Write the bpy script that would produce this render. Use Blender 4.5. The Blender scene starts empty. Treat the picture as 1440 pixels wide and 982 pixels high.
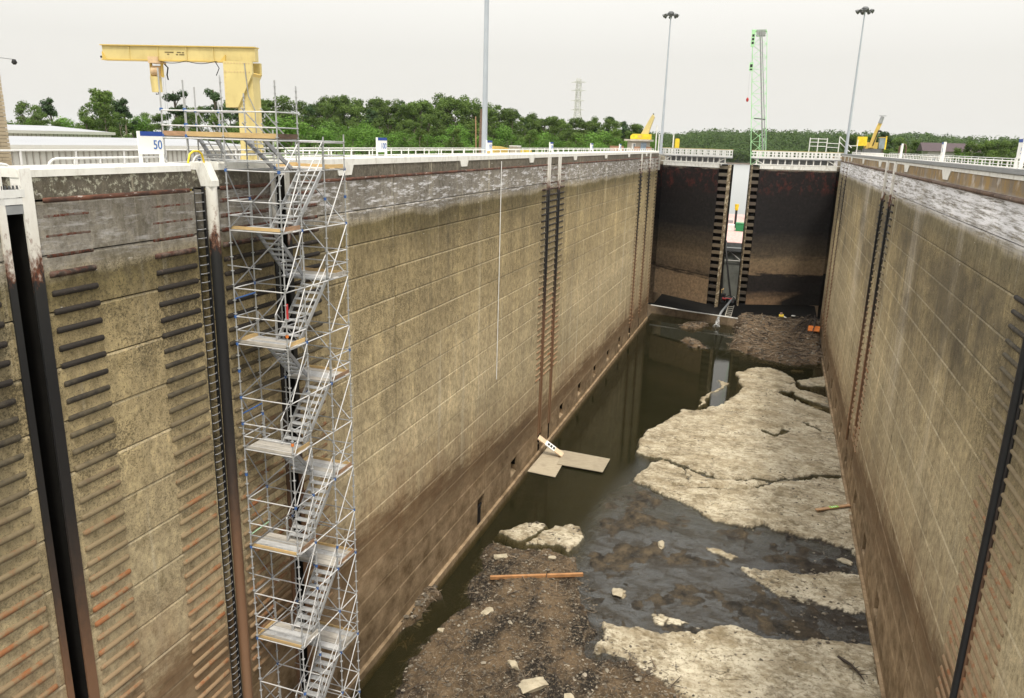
import bpy, bmesh, math, random
import numpy as np
from mathutils import Vector, Matrix, Quaternion
random.seed(7)
sc = bpy.context.scene
COL = sc.collection
R = math.radians
# ------------------------------------------------------------------ camera
CAM_Z = 1.05
cd = bpy.data.cameras.new('camera'); cam = bpy.data.objects.new('camera', cd); COL.objects.link(cam)
cd.sensor_width = 36.0; cd.lens = 1085.97 / 1440 * 36; cd.clip_start = 0.1; cd.clip_end = 20000
_p, _y, _r = R(15.092), R(-18.374), R(-1.613)
F_ = Vector((math.sin(_y) * math.cos(_p), math.cos(_y) * math.cos(_p), -math.sin(_p)))
R0 = Vector((math.cos(_y), -math.sin(_y), 0)); D0 = F_.cross(R0)
RX = R0 * math.cos(_r) + D0 * math.sin(_r); DY = D0 * math.cos(_r) - R0 * math.sin(_r)
mw = Matrix((RX, -DY, -F_)).transposed().to_4x4(); mw.translation = (0, 0, CAM_Z)
cam.matrix_world = mw
sc.camera = cam
# ------------------------------------------------------------------ sky, sun, exposure
SUN_EL, SUN_AZ = R(62), R(150)        # azimuth clockwise from +Y
w = bpy.data.worlds.new('World'); sc.world = w; w.use_nodes = True
nt = w.node_tree; nt.nodes.clear()
def wn(t): return nt.nodes.new(t)
out = wn('ShaderNodeOutputWorld'); bg = wn('ShaderNodeBackground'); bg.inputs['Strength'].default_value = 0.1
sky = wn('ShaderNodeTexSky'); sky.sky_type = 'NISHITA'; sky.sun_disc = False
sky.sun_elevation = SUN_EL; sky.sun_rotation = SUN_AZ; sky.dust_density = 6.0; sky.air_density = 1.5
tc = wn('ShaderNodeTexCoord'); sp = wn('ShaderNodeSeparateXYZ'); nt.links.new(tc.outputs['Generated'], sp.inputs[0])
# overcast dome: brightness rises evenly from the horizon to the zenith
mr = wn('ShaderNodeMapRange'); mr.inputs[1].default_value = 0.1; mr.inputs[2].default_value = 1.0
mr.inputs[3].default_value = 4.65; mr.inputs[4].default_value = 13.8; nt.links.new(sp.outputs[2], mr.inputs[0])
cl = wn('ShaderNodeVectorMath'); cl.operation = 'SCALE'; tint = wn('ShaderNodeMix'); tint.data_type = 'RGBA'; tint.inputs[6].default_value = (1.0, .975, .915, 1); tint.inputs[7].default_value = (1.0, .985, .95, 1); nt.links.new(sp.outputs[2], tint.inputs[0]); nt.links.new(tint.outputs[2], cl.inputs[0]); nt.links.new(mr.outputs[0], cl.inputs['Scale'])
mx = wn('ShaderNodeMix'); mx.data_type = 'RGBA'; mx.inputs[0].default_value = 0.06
nt.links.new(cl.outputs[0], mx.inputs[6]); nt.links.new(sky.outputs[0], mx.inputs[7])
nt.links.new(mx.outputs[2], bg.inputs['Color']); nt.links.new(bg.outputs[0], out.inputs['Surface'])
sl = bpy.data.lights.new('sun', 'SUN'); sl.energy = 1.5; sl.angle = R(10); sl.color = (1, 0.93, 0.80)
so = bpy.data.objects.new('sun', sl); COL.objects.link(so)
sdir = Vector((math.sin(SUN_AZ) * math.cos(SUN_EL), math.cos(SUN_AZ) * math.cos(SUN_EL), math.sin(SUN_EL)))
so.rotation_euler = sdir.to_track_quat('Z', 'Y').to_euler(); so.location = sdir * 200
vs = sc.view_settings; vs.view_transform = 'Standard'; vs.look = 'None'; vs.exposure = 0.95; vs.gamma = 1
sc.render.engine = 'CYCLES'
cy = sc.cycles; cy.max_bounces = 6; cy.diffuse_bounces = 3; cy.glossy_bounces = 2; cy.transmission_bounces = 2; cy.transparent_max_bounces = 6
cy.caustics_reflective = False; cy.caustics_refractive = False

# ------------------------------------------------------------------ object helpers
def link(o): COL.objects.link(o); return o
def thing(name, label, cat, loc=(0, 0, 0), group=None):
    o = bpy.data.objects.new(name, None); o.empty_display_size = .3; o.location = loc; link(o)
    return tag(o, label, cat, group)
def tag(o, label=None, cat=None, group=None, kind=None):
    if label: o['label'] = label
    if cat: o['category'] = cat
    if group: o['group'] = group
    if kind: o['kind'] = kind
    return o
def par(o, p):
    if p is not None:
        o.parent = p
        loc = Vector(p.location); q = p
        mat = Matrix.Identity(4)
        chain = []
        while q is not None: chain.append(q); q = q.parent
        m = Matrix.Identity(4)
        for q in reversed(chain): m = m @ q.matrix_parent_inverse @ q.matrix_basis
        o.matrix_parent_inverse = m.inverted()
    return o
def obj(name, me, parent=None, m=None):
    o = bpy.data.objects.new(name, me)
    if m is not None and not me.materials: me.materials.append(m)
    link(o); return par(o, parent)
class MB:
    """collects shapes and makes one mesh"""
    def __init__(s): s.v = []; s.f = []; s.sm = []
    def add(s, vs, fs, smooth=False):
        n = len(s.v); s.v += [tuple(v) for v in vs]; s.f += [tuple(i + n for i in f) for f in fs]; s.sm += [smooth] * len(fs); return s
    def box(s, x0, x1, y0, y1, z0, z1):
        return s.add([(x0, y0, z0), (x1, y0, z0), (x1, y1, z0), (x0, y1, z0), (x0, y0, z1), (x1, y0, z1), (x1, y1, z1), (x0, y1, z1)],
                     [(0, 3, 2, 1), (4, 5, 6, 7), (0, 1, 5, 4), (1, 2, 6, 5), (2, 3, 7, 6), (3, 0, 4, 7)])
    def bar(s, p, q, w, h, up=(0, 0, 1)):
        p, q = Vector(p), Vector(q); d = (q - p).normalized(); up = Vector(up)
        if abs(d.dot(up)) > .98: up = Vector((0, 1, 0))
        a = d.cross(up).normalized() * w / 2; b = a.cross(d).normalized() * h / 2
        vs = [p - a - b, p + a - b, p + a + b, p - a + b, q - a - b, q + a - b, q + a + b, q - a + b]
        return s.add(vs, [(0, 1, 2, 3), (7, 6, 5, 4), (4, 5, 1, 0), (5, 6, 2, 1), (6, 7, 3, 2), (7, 4, 0, 3)])
    def tube(s, pts, r, n=8, cap=True):
        pts = [Vector(p) for p in pts]; rs = r if isinstance(r, (list, tuple)) else [r] * len(pts); rings = []
        ref = None
        for i, p in enumerate(pts):
            d = ((pts[min(i + 1, len(pts) - 1)] - pts[max(i - 1, 0)])).normalized()
            if ref is None: a = d.cross(Vector((0, 0, 1)) if abs(d.z) < .9 else Vector((0, 1, 0))).normalized()
            else: a = (ref - d * ref.dot(d)).normalized()
            ref = a; b = d.cross(a).normalized()
            rings.append([p + (a * math.cos(2 * math.pi * k / n) + b * math.sin(2 * math.pi * k / n)) * rs[i] for k in range(n)])
        vs = [v for rg in rings for v in rg]; fs = []
        for i in range(len(pts) - 1):
            for k in range(n): fs.append((i * n + k, i * n + (k + 1) % n, (i + 1) * n + (k + 1) % n, (i + 1) * n + k))
        s.add(vs, fs, True)
        if cap: s.add(rings[0], [tuple(range(n - 1, -1, -1))]); s.add(rings[-1], [tuple(range(n))])
        return s
    def prism(s, poly, a, b):
        """poly: list of 3D points; extruded by vectors a..b"""
        a, b = Vector(a), Vector(b); n = len(poly)
        vs = [Vector(p) + a for p in poly] + [Vector(p) + b for p in poly]
        fs = [tuple(range(n - 1, -1, -1)), tuple(range(n, 2 * n))] + [(i, (i + 1) % n, n + (i + 1) % n, n + i) for i in range(n)]
        return s.add(vs, fs)
    def mesh(s, name, m=None):
        me = bpy.data.meshes.new(name); me.from_pydata(s.v, [], s.f); me.polygons.foreach_set('use_smooth', s.sm)
        if m is not None: me.materials.append(m)
        me.update(); return me
    def make(s, name, m, parent=None):
        me = s.mesh(name, m)
        b = bmesh.new(); b.from_mesh(me); bmesh.ops.recalc_face_normals(b, faces=b.faces); b.to_mesh(me); b.free()
        return obj(name, me, parent)
_unit = {}
def rod(name, p, q, r, m, parent=None, n=8):
    """straight tube as an object sharing one unit mesh per material"""
    key = (m.name, n)
    if key not in _unit: _unit[key] = MB().tube([(0, 0, 0), (0, 0, 1)], 1, n).mesh('tube', m)
    p, q = Vector(p), Vector(q); d = q - p
    o = bpy.data.objects.new(name, _unit[key]); link(o)
    o.location = p; o.rotation_mode = 'QUATERNION'; o.rotation_quaternion = d.to_track_quat('Z', 'Y'); o.scale = (r, r, d.length)
    return par(o, parent)
_ubox = {}
def slab(name, x0, x1, y0, y1, z0, z1, m, parent=None):
    """box object sharing one unit cube mesh per material"""
    if m.name not in _ubox: _ubox[m.name] = MB().box(-.5, .5, -.5, .5, -.5, .5).mesh('block', m)
    o = bpy.data.objects.new(name, _ubox[m.name]); link(o)
    o.location = ((x0 + x1) / 2, (y0 + y1) / 2, (z0 + z1) / 2); o.scale = (x1 - x0, y1 - y0, z1 - z0)
    return par(o, parent)
def struct(o): o['kind'] = 'structure'; return o
def copy_tree(o, parent=None):
    c = o.copy(); link(c)
    if parent is not None: c.parent = parent
    for ch in o.children: copy_tree(ch, c)
    return c
def text(name, s, size, loc, rot, m, parent, align='CENTER', ext=.004):
    cu = bpy.data.curves.new(name, 'FONT'); cu.body = s; cu.size = size; cu.align_x = align; cu.align_y = 'CENTER'; cu.extrude = ext
    t = bpy.data.objects.new(name, cu); COL.objects.link(t); bpy.context.view_layer.update()
    me = bpy.data.meshes.new_from_object(t.evaluated_get(bpy.context.evaluated_depsgraph_get()))
    bpy.data.objects.remove(t); me.materials.clear(); me.materials.append(m)
    o = obj(name, me, None); o.location = loc; o.rotation_euler = rot
    return par(o, parent)

# ------------------------------------------------------------------ material helpers
class NT:
    def __init__(s, name):
        s.m = bpy.data.materials.new(name); s.m.use_nodes = True; s.t = s.m.node_tree
        s.b = s.t.nodes['Principled BSDF']; s.out = s.t.nodes['Material Output']
        s._pos = None
    def n(s, t): return s.t.nodes.new(t)
    def l(s, a, b):
        if hasattr(a, 'is_linked') or isinstance(a, bpy.types.NodeSocket): s.t.links.new(a, b)
        else: b.default_value = a
    @property
    def pos(s):
        if s._pos is None: s._pos = s.n('ShaderNodeNewGeometry').outputs['Position']
        return s._pos
    def objc(s): return s.n('ShaderNodeTexCoord').outputs['Object']
    def rnd(s): return s.n('ShaderNodeObjectInfo').outputs['Random']
    def sep(s, v):
        q = s.n('ShaderNodeSeparateXYZ'); s.l(v, q.inputs[0]); return q.outputs
    def scale(s, v, k):
        q = s.n('ShaderNodeVectorMath'); q.operation = 'MULTIPLY'; s.l(v, q.inputs[0]); q.inputs[1].default_value = k; return q.outputs[0]
    def noise(s, v, sc=1, det=4, rough=.55, dist=0):
        q = s.n('ShaderNodeTexNoise'); s.l(v, q.inputs['Vector']); q.inputs['Scale'].default_value = sc; q.inputs['Detail'].default_value = det
        q.inputs['Roughness'].default_value = rough; q.inputs['Distortion'].default_value = dist; return q.outputs['Fac']
    def vor(s, v, sc=1, feat='F1'):
        q = s.n('ShaderNodeTexVoronoi'); q.feature = feat; s.l(v, q.inputs['Vector']); q.inputs['Scale'].default_value = sc; return q.outputs
    def mr(s, v, a, b, c=0, d=1, smooth=False):
        q = s.n('ShaderNodeMapRange'); q.clamp = True
        if smooth: q.interpolation_type = 'SMOOTHSTEP'
        s.l(v, q.inputs[0]); 
        for i, k in enumerate((a, b, c, d)): s.l(k, q.inputs[i + 1])
        return q.outputs[0]
    def math(s, op, a, b=0, c=0):
        q = s.n('ShaderNodeMath'); q.operation = op; s.l(a, q.inputs[0]); s.l(b, q.inputs[1]); s.l(c, q.inputs[2]); return q.outputs[0]
    def mul(s, a, b): return s.math('MULTIPLY', a, b)
    def add(s, a, b): return s.math('ADD', a, b)
    def mix(s, f, a, b, mode='MIX'):
        q = s.n('ShaderNodeMix'); q.data_type = 'RGBA'; q.blend_type = mode
        c4 = lambda c: c if isinstance(c, bpy.types.NodeSocket) else (*c[:3], 1)
        s.l(f, q.inputs[0]); s.l(c4(a), q.inputs[6]); s.l(c4(b), q.inputs[7]); return q.outputs[2]
    def ramp(s, f, stops, interp='LINEAR'):
        q = s.n('ShaderNodeValToRGB'); cr = q.color_ramp; cr.interpolation = interp
        while len(cr.elements) < len(stops): cr.elements.new(1)
        for e, (p, c) in zip(cr.elements, stops): e.position = p; e.color = (*c, 1)
        s.l(f, q.inputs[0]); return q.outputs[0]
    def bump(s, h, strength=.4, dist=.05):
        q = s.n('ShaderNodeBump'); q.inputs['Strength'].default_value = strength; q.inputs['Distance'].default_value = dist
        s.l(h, q.inputs['Height']); s.t.links.new(q.outputs[0], s.b.inputs['Normal'])
    def fin(s, col, rough=.8, metal=0, spec=None):
        s.l(col if isinstance(col, bpy.types.NodeSocket) else (*col, 1), s.b.inputs['Base Color']); s.l(rough, s.b.inputs['Roughness']); s.l(metal, s.b.inputs['Metallic'])
        if spec is not None: s.b.inputs['Specular IOR Level'].default_value = spec
        return s.m
def plain(name, c, rough=.6, metal=0, var=.25, sc=2.0, dirt=None, dsc=1.2, damt=.5, bump=0):
    """painted / raw surface with uneven tone and patches of dirt"""
    n = NT(name); p = n.pos
    k = n.mr(n.noise(p, sc, 5), .3, .7, 1 - var, 1 + var * .6)
    col = n.mix(1.0, c, n.ramp(k, [(0, (0, 0, 0)), (1, (1, 1, 1))]), 'MULTIPLY') if False else None
    q = n.n('ShaderNodeVectorMath'); q.operation = 'SCALE'; q.inputs[0].default_value = c; n.l(k, q.inputs['Scale']); col = q.outputs[0]
    if dirt:
        f = n.mul(n.mr(n.noise(n.scale(p, (1, 1, .45)), dsc * 2.2, 6, .65), .5, .72), damt); col = n.mix(f, col, dirt)
    if bump: n.bump(n.noise(p, sc * 6, 4), bump, .02)
    return n.fin(col, rough, metal)

# ------------------------------------------------------------------ materials
def wall_mat(name, right=False):
    n = NT(name); p = n.pos; x, y, z = n.sep(p)
    dz = .45 if right else 0.0
    rn = n.rnd(); big = n.noise(n.scale(p, (.2, .2, .35)), 1, 6, .6)
    zz = n.add(z, n.mul(n.mr(big, .2, .8, -.45, .45), n.mr(z, -2.2, -5, .35, 1.6)))
    zz = n.add(zz, -dz * 1.0)
    P = lambda v: (v + 28) / 29.5
    olive = (.125, .100, .046) if not right else (.15, .125, .07)
    st = [(-27, (.33, .27, .165)), (-15, (.36, .295, .178)), (-9, (.295, .235, .128)), (-6, (.26, .206, .108)), (-4.3, (.205, .162, .083)),
          (-3.3, olive), (-2.98, olive), (-2.8, (.24, .205, .135)), (-2.4, (.17, .155, .125)), (-2.2, (.205, .187, .152)), (-1.0, (.165, .15, .122)), (-.8, (.10, .088, .066)), (.6, (.115, .10, .075))]
    f = n.math('DIVIDE', n.add(zz, 28), 29.5)
    col = n.ramp(f, [(P(a), c) for a, c in st])
    # long vertical streaks, medium mottling
    stv = n.noise(n.scale(p, (.5, .5, .045)), 1.0, 6, .7)
    col = n.mix(n.mr(n.noise(n.scale(p, (.3, .3, .22)), .7, 3), .34, .56, .3, 1), col, n.ramp(stv, [(.28, (.6, .59, .56)), (.44, (.94, .94, .94)), (.58, (1.06, 1.06, 1.03)), (.66, (1.38, 1.37, 1.33))]), 'MULTIPLY')
    med = n.noise(p, 1.3, 7, .7)
    col = n.mix(1, col, n.ramp(med, [(.3, (.80, .785, .75)), (.5, (1, 1, 1)), (.7, (1.13, 1.12, 1.08))]), 'MULTIPLY')
    fine = n.noise(n.scale(p, (1, 1, .7)), 4.2, 6, .75)
    col = n.mix(1, col, n.ramp(fine, [(.33, (.58, .56, .50)), (.5, (1.0, 1.0, .99)), (.66, (1.32, 1.3, 1.24))]), 'MULTIPLY')
    run = n.mul(n.mr(n.noise(n.scale(p, (1.5, 1.5, .03)), 1.0, 5, .6), .585, .66), n.mr(n.noise(n.scale(p, (.5, .5, .16)), .8, 4), .4, .58)); col = n.mix(n.mul(run, .55), col, (.47, .42, .29))
    drk = n.mul(n.mr(n.noise(n.scale(p, (.9, .9, .05)), 1.0, 5, .65), .53, .64), n.mr(n.noise(n.scale(p, (.3, .3, .25)), .8, 4), .42, .58)); drk = n.mul(drk, n.mr(z, -14, -5, .15, 1)); col = n.mix(n.mul(drk, .68), col, (.085, .072, .045))
    if right:
        for yc, wd, am in ((53.0, 1.5, .6), (84.0, 2.4, .55), (41.0, .5, .3)):
            dd_ = n.math('DIVIDE', n.math('SUBTRACT', n.add(y, n.mr(stv, .3, .7, -1.2, 1.2)), yc), wd); g_ = n.math('POWER', 2.718, n.mul(n.mul(dd_, dd_), -1))
            col = n.mix(n.mul(n.mul(g_, am), n.mul(n.mr(n.noise(n.scale(p, (1.4, 1.4, .12)), 1.3, 6, .7), .35, .6), n.mr(z, -17, -10))), col, (.52, .47, .37))
        dk_ = n.mul(n.mr(n.noise(n.scale(p, (.12, .12, .14)), 1.3, 6, .65), .44, .6), n.mul(n.mr(z, -12, -8), n.mr(z, -3.2, -4.2))); col = n.mix(n.mul(dk_, .72), col, (.08, .066, .042))
    # dark pits: dense just under the water line and on the near bays, fading down the wall
    pit = n.noise(n.scale(p, (1, 1, 1.15)), 13, 8, .78)
    amt = n.mul(n.mul(n.mr(z, -18, -5, .2, 1), n.mr(z, -2.9, -2.5, 1, .3)), n.mr(y, 20, 75, 1, .5))
    thr = n.mr(n.noise(p, .33, 3), .3, .7, .455, .585)
    pm = n.mul(n.mr(n.math('SUBTRACT', pit, thr), 0, .06), amt)
    col = n.mix(n.mul(pm, .9), col, (.055, .044, .023))
    pit2 = n.mul(n.mr(n.noise(p, 22, 3, .6), .56, .66), n.mul(amt, .75)); col = n.mix(pit2, col, (.05, .04, .025))
    # white lime / old paint patches, laid in level courses
    wv = n.noise(n.scale(p, (.22, .22, 4.2) if right else (.5, .5, 3.2)), 1.9, 10, .76)
    zone = n.mul(n.mr(zz, -2.9, -2.2), n.mr(zz, -.75, -1.1))
    wth = (.40, .54) if right else (.51, .63)
    wm = n.mul(n.mr(wv, wth[0], wth[1]), zone)
    if right: wm = n.mul(wm, n.mr(n.noise(p, .12, 2), .3, .45, .5, 1))
    else: wm = n.mul(wm, n.mr(y, 22, 30, .3, 1))
    col = n.mix(n.mul(wm, .85), col, (.72, .71, .68) if right else (.62, .61, .58))
    sp_ = n.mul(n.mr(n.noise(n.scale(p, (.6, .6, 2.2)), 2.6, 5, .6), .70, .74), n.mr(z, -7.5, -4.5)); col = n.mix(n.mul(sp_, .7), col, (.6, .57, .5))
    # top band: lichen
    if right:
        lm = n.mul(n.mr(n.noise(n.scale(p, (1, 1, .6)), 1.3, 7, .7), .42, .6), n.mr(z, -.5, -.35)); col = n.mix(n.mr(z, -.5, -.4, 0, .6), col, (.24, .19, .13)); col = n.mix(n.mul(lm, .85), col, (.27, .175, .06))
        lw = n.mul(n.mr(n.noise(n.scale(p, (1, 1, .6)), 1.1, 7, .7), .54, .68), n.mr(z, -.5, -.35)); col = n.mix(n.mul(lw, .5), col, (.58, .54, .48))
    else:
        lm = n.mul(n.mr(n.noise(p, 5.5, 6, .75), .52, .6), n.mul(n.mr(z, -.8, -.7), n.mr(y, 22, 24, .8, .15))); col = n.mix(lm, col, (.38, .37, .27))
    # dirty tide band low on the wall, dipping away from the camera
    zc = n.add(n.mr(y, 15, 64, -17.2, -23.0), n.mr(y, 64, 130, 0, -.7))
    dzc = n.math('SUBTRACT', z, zc); dzn = n.add(dzc, n.mr(n.noise(n.scale(p, (.35, .35, 1.6)), 1.2, 6, .7), .3, .7, -.9, .9))
    low = n.mr(dzn, -.4, -1.6)
    colL = n.mix(n.mr(n.noise(n.scale(p, (.7, .7, 1)), 1.1, 7, .7), .35, .65), (.105, .069, .033), (.27, .195, .112))
    scr = n.mr(n.noise(n.scale(p, (.35, .35, 3.0)), 2.4, 5, .7), .66, .73); colL = n.mix(n.mul(scr, .5), colL, (.36, .29, .2))
    col = n.mix(low, col, colL)
    rb_ = n.mul(n.mr(dzn, 4.5, .3), n.mr(n.noise(n.scale(p, (.6, .6, .12)), 1.2, 5, .65), .38, .6, .25, 1)); col = n.mix(n.mul(rb_, n.mr(dzn, -1.2, -.2, 0, .6)), col, (.17, .095, .045))
    bandm = n.mul(n.mr(dzn, 1.3, .0), n.mr(dzn, -2.3, -.6)); col = n.mix(n.mul(bandm, .85), col, n.mix(n.noise(n.scale(p, (.4, .4, 4)), 2, 4, .6), (.04, .024, .010), (.17, .10, .048)))
    tone = n.n('ShaderNodeVectorMath'); tone.operation = 'SCALE'; n.l(col, tone.inputs[0]); n.l(n.mul(n.mr(rn, 0, 1, .95, 1.05), n.mr(n.noise(n.scale(p, (.07, .07, .16)), 1, 4, .6), .3, .7, 1.0, 1.62)), tone.inputs['Scale']); col = n.mix(1, tone.outputs[0], (1.0, 1.01, 1.10), 'MULTIPLY')
    nz = n.sep(n.n('ShaderNodeNewGeometry').outputs['True Normal'])[2]      # paler colour paints the sky light caught on the lift joint ledges
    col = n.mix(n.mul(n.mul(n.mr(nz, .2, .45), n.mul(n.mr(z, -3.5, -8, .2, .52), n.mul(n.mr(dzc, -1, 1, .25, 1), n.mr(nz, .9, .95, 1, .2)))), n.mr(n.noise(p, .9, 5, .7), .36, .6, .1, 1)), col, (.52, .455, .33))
    n.bump(n.add(n.mul(pit, 1.0), n.mul(med, .8)), .45, .05)
    return n.fin(col, .88, spec=.25)
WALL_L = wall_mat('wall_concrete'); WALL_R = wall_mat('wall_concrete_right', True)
def rail_mat(name, right=False):
    n = NT(name); p = n.pos; x, y, z = n.sep(p); nz = n.noise(p, 2.2, 6, .7)
    zz = n.add(z, n.mr(nz, .3, .7, -1.2, 1.2))
    if right: zz = n.add(zz, -1.5)
    col = n.ramp(n.math('DIVIDE', n.add(zz, 28), 28), [(0, (.24, .15, .085)), (.32, (.28, .19, .11)), (.62, (.20, .155, .09)), (.74, (.075, .062, .04)), (.80, (.022, .018, .015)), (.895, (.025, .02, .016)), (.915, (.10, .07, .055)), (1, (.20, .17, .15))])
    rust = n.mul(n.mr(n.noise(p, 1.1, 6, .75), .52, .62), n.mr(z, -8.5, -12.5, 0, .9)); col = n.mix(rust, col, (.25, .095, .035))
    r2 = n.mul(n.mr(n.noise(p, 6, 5, .7), .47, .56), n.mr(z, -3.0, -2.5)); col = n.mix(r2, col, (.10, .028, .014))
    n.bump(n.noise(p, 14, 4), .5, .02)
    return n.fin(col, .75, spec=.3)
RAIL = rail_mat('rub_rail_steel'); RAIL_R = rail_mat('rub_rail_steel_right', True)
def armor_mat(name):
    n = NT(name); p = n.pos; x, y, z = n.sep(p); nz = n.noise(n.scale(p, (1, 1, .5)), 3.5, 6, .72)
    zz = n.add(z, n.mr(nz, .3, .7, -.7, .7))
    col = n.ramp(n.math('DIVIDE', n.add(zz, 28), 28), [(0, (.19, .11, .06)), (.3, (.2, .11, .06)), (.46, (.17, .09, .05)), (.58, (.05, .034, .026)), (.66, (.018, .016, .016)), (.8, (.012, .012, .013)), (.895, (.02, .02, .02)), (.905, (.13, .05, .025)), (.925, (.66, .63, .57)), (1, (.82, .81, .77))])
    r = n.mul(n.mr(n.noise(n.scale(p, (2, 2, .8)), 3, 6, .75), .56, .62), n.mr(z, -2.9, -.4, 1, .15)); r = n.mul(r, n.mr(z, -3.0, -2.8)); col = n.mix(r, col, (.16, .045, .02))
    n.bump(nz, .3, .02)
    return n.fin(col, .6, spec=.35)
ARMOR = armor_mat('armor_steel')
def rust_mat(name, base=(.045, .022, .015), alt=(.15, .058, .032), pale=(.42, .36, .32)):
    n = NT(name); p = n.pos; a = n.noise(n.scale(p, (1, .5, 1.6)), 2.5, 6, .72)
    col = n.mix(n.mr(a, .4, .6), base, alt); col = n.mix(n.mul(n.mr(n.noise(n.scale(p, (1, .6, 2)), 4, 5, .7), .6, .68), .8), col, pale)
    n.bump(a, .5, .03); return n.fin(col, .8)
RUST = rust_mat('rusted_rail', pale=(.5, .46, .42)); RUSTR = rust_mat('rusted_rail_right', (.07, .042, .03), (.14, .085, .055), (.3, .22, .15))
WHITE = plain('white_paint', (.80, .79, .74), .6, 0, .08, 2, (.42, .38, .32), 1.3, .55)
WHITEM = plain('white_metal', (.76, .76, .74), .45, 0, .08, 2, (.45, .42, .38), 2, .35)
GALV = plain('galvanised_tube', (.46, .47, .48), .42, .35, .22, 2.5, (.30, .27, .24), 2.5, .35)
GALVD = plain('dark_galvanised_tube', (.33, .34, .36), .5, .4, .2, 3, (.2, .16, .12), 2, .4)
WHITET = plain('pale_tube', (.62, .62, .62), .45, .1, .15, 3, (.4, .38, .36), 2, .3)
BLUE = plain('blue_coupler', (.05, .13, .36), .5, .1)
REDP = plain('red_tape', (.45, .03, .03), .5)
PLATE = plain('steel_tread', (.58, .59, .60), .5, .3, .2, 4, (.26, .22, .18), 3, .5)
def wood_mat(name, a, b, sc=(8, 1, 8)):
    n = NT(name); o = n.objc(); p = n.pos
    g = n.noise(n.scale(p, sc), 1.6, 5, .6, .6); q = n.noise(p, .8, 4)
    r = n.mr(n.rnd(), 0, 1, .75, 1.2)
    col = n.mix(n.mr(g, .3, .7), a, b); v = n.n('ShaderNodeVectorMath'); v.operation = 'SCALE'; n.l(col, v.inputs[0]); n.l(r, v.inputs['Scale'])
    col = n.mix(n.mul(n.mr(q, .5, .7), .4), v.outputs[0], (.2, .16, .12)); n.bump(g, .3, .01)
    return n.fin(col, .8)
WOODY = wood_mat('new_timber', (.50, .34, .15), (.62, .44, .21), (2, 2, 9))
WOODG = wood_mat('weathered_plank', (.36, .33, .29), (.55, .52, .47), (1, 9, 3))
WOODB = wood_mat('brown_timber', (.22, .13, .075), (.36, .22, .13), (2, 2, 9))
WOODD = wood_mat('dark_timber', (.07, .045, .03), (.16, .10, .065), (2, 2, 9))
PLY = wood_mat('muddy_plywood', (.33, .28, .20), (.42, .36, .26), (1, 3, 1))
CRATE = plain('brown_crate', (.36, .20, .13), .8, 0, .2, 3)
YEL = plain('crane_yellow', (.62, .44, .11), .5, 0, .1, .8, (.42, .29, .09), .9, .4)
YELP = plain('pale_yellow_paint', (.62, .51, .22), .5, 0, .10, 1, (.40, .30, .13), .9, .5)
YELB = plain('bright_yellow', (.80, .58, .03), .45)
HOIST = plain('hoist_paint', (.62, .44, .26), .5, 0, .15, 3, (.3, .16, .08), 2, .5)
SIGNB = plain('sign_blue', (.015, .06, .30), .5, 0, .05); SIGNT = plain('sign_lettering', (.03, .13, .42), .5, 0, .05)
SIGNW = plain('sign_white', (.84, .84, .82), .5, 0, .03)
BLACK = plain('black_rubber', (.012, .012, .013), .6); DARK = plain('dark_steel_and_shade', (.010, .009, .008), .95); DARK.node_tree.nodes['Principled BSDF'].inputs['Specular IOR Level'].default_value = .1  # DARK: dark steel, also painted shade in the ports and on the sill
STEELW = plain('gate_white_steel', (.78, .78, .74), .5, 0, .12, 2, (.34, .29, .23), 1.5, .6)
DECK = plain('deck_concrete', (.46, .44, .39), .85, 0, .12, .6, (.3, .28, .24), .5, .5)
GREENC = plain('crane_green', (.40, .72, .40), .45, 0, .1); PALEG = plain('pale_green_tube', (.42, .66, .46), .5, 0, .1)
GREENB = plain('green_box', (.02, .22, .08), .5); PINK = plain('barge_deck', (.55, .33, .30), .7, 0, .3, 1.5, (.62, .58, .55), 1, .7)
GREYM = plain('grey_metal', (.30, .31, .32), .55, .2, .15); MASTM = plain('mast_grey', (.42, .46, .51), .5, .2, .08, 1)
DGREY = plain('dark_grey_metal', (.11, .115, .12), .55, .2)
BULK = plain('bulkhead_steel', (.17, .18, .165), .65, 0, .25, .5, (.08, .085, .075), .8, .6)
SIDING = plain('white_siding', (.50, .495, .465), .6, 0, .06, .4); ROOFW = plain('pale_roof', (.30, .31, .33), .5, 0, .06, .2)
SIDEG = plain('siding_groove', (.36, .34, .31), .6)
BRICK = plain('tan_brick', (.40, .33, .23), .85, 0, .15, 3); MORT = plain('mortar', (.25, .22, .17), .9)
MAROON = plain('maroon_roof', (.045, .022, .026), .6); CONCP = plain('pale_concrete', (.45, .42, .36), .85, 0, .15, 1.2, (.3, .26, .2), 1, .5)
ORANGE = plain('orange_plastic', (.72, .20, .03), .6); GLASS = plain('cab_glass', (.25, .30, .33), .15)
LBLUE = plain('pale_blue_door', (.28, .36, .45), .6)

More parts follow.
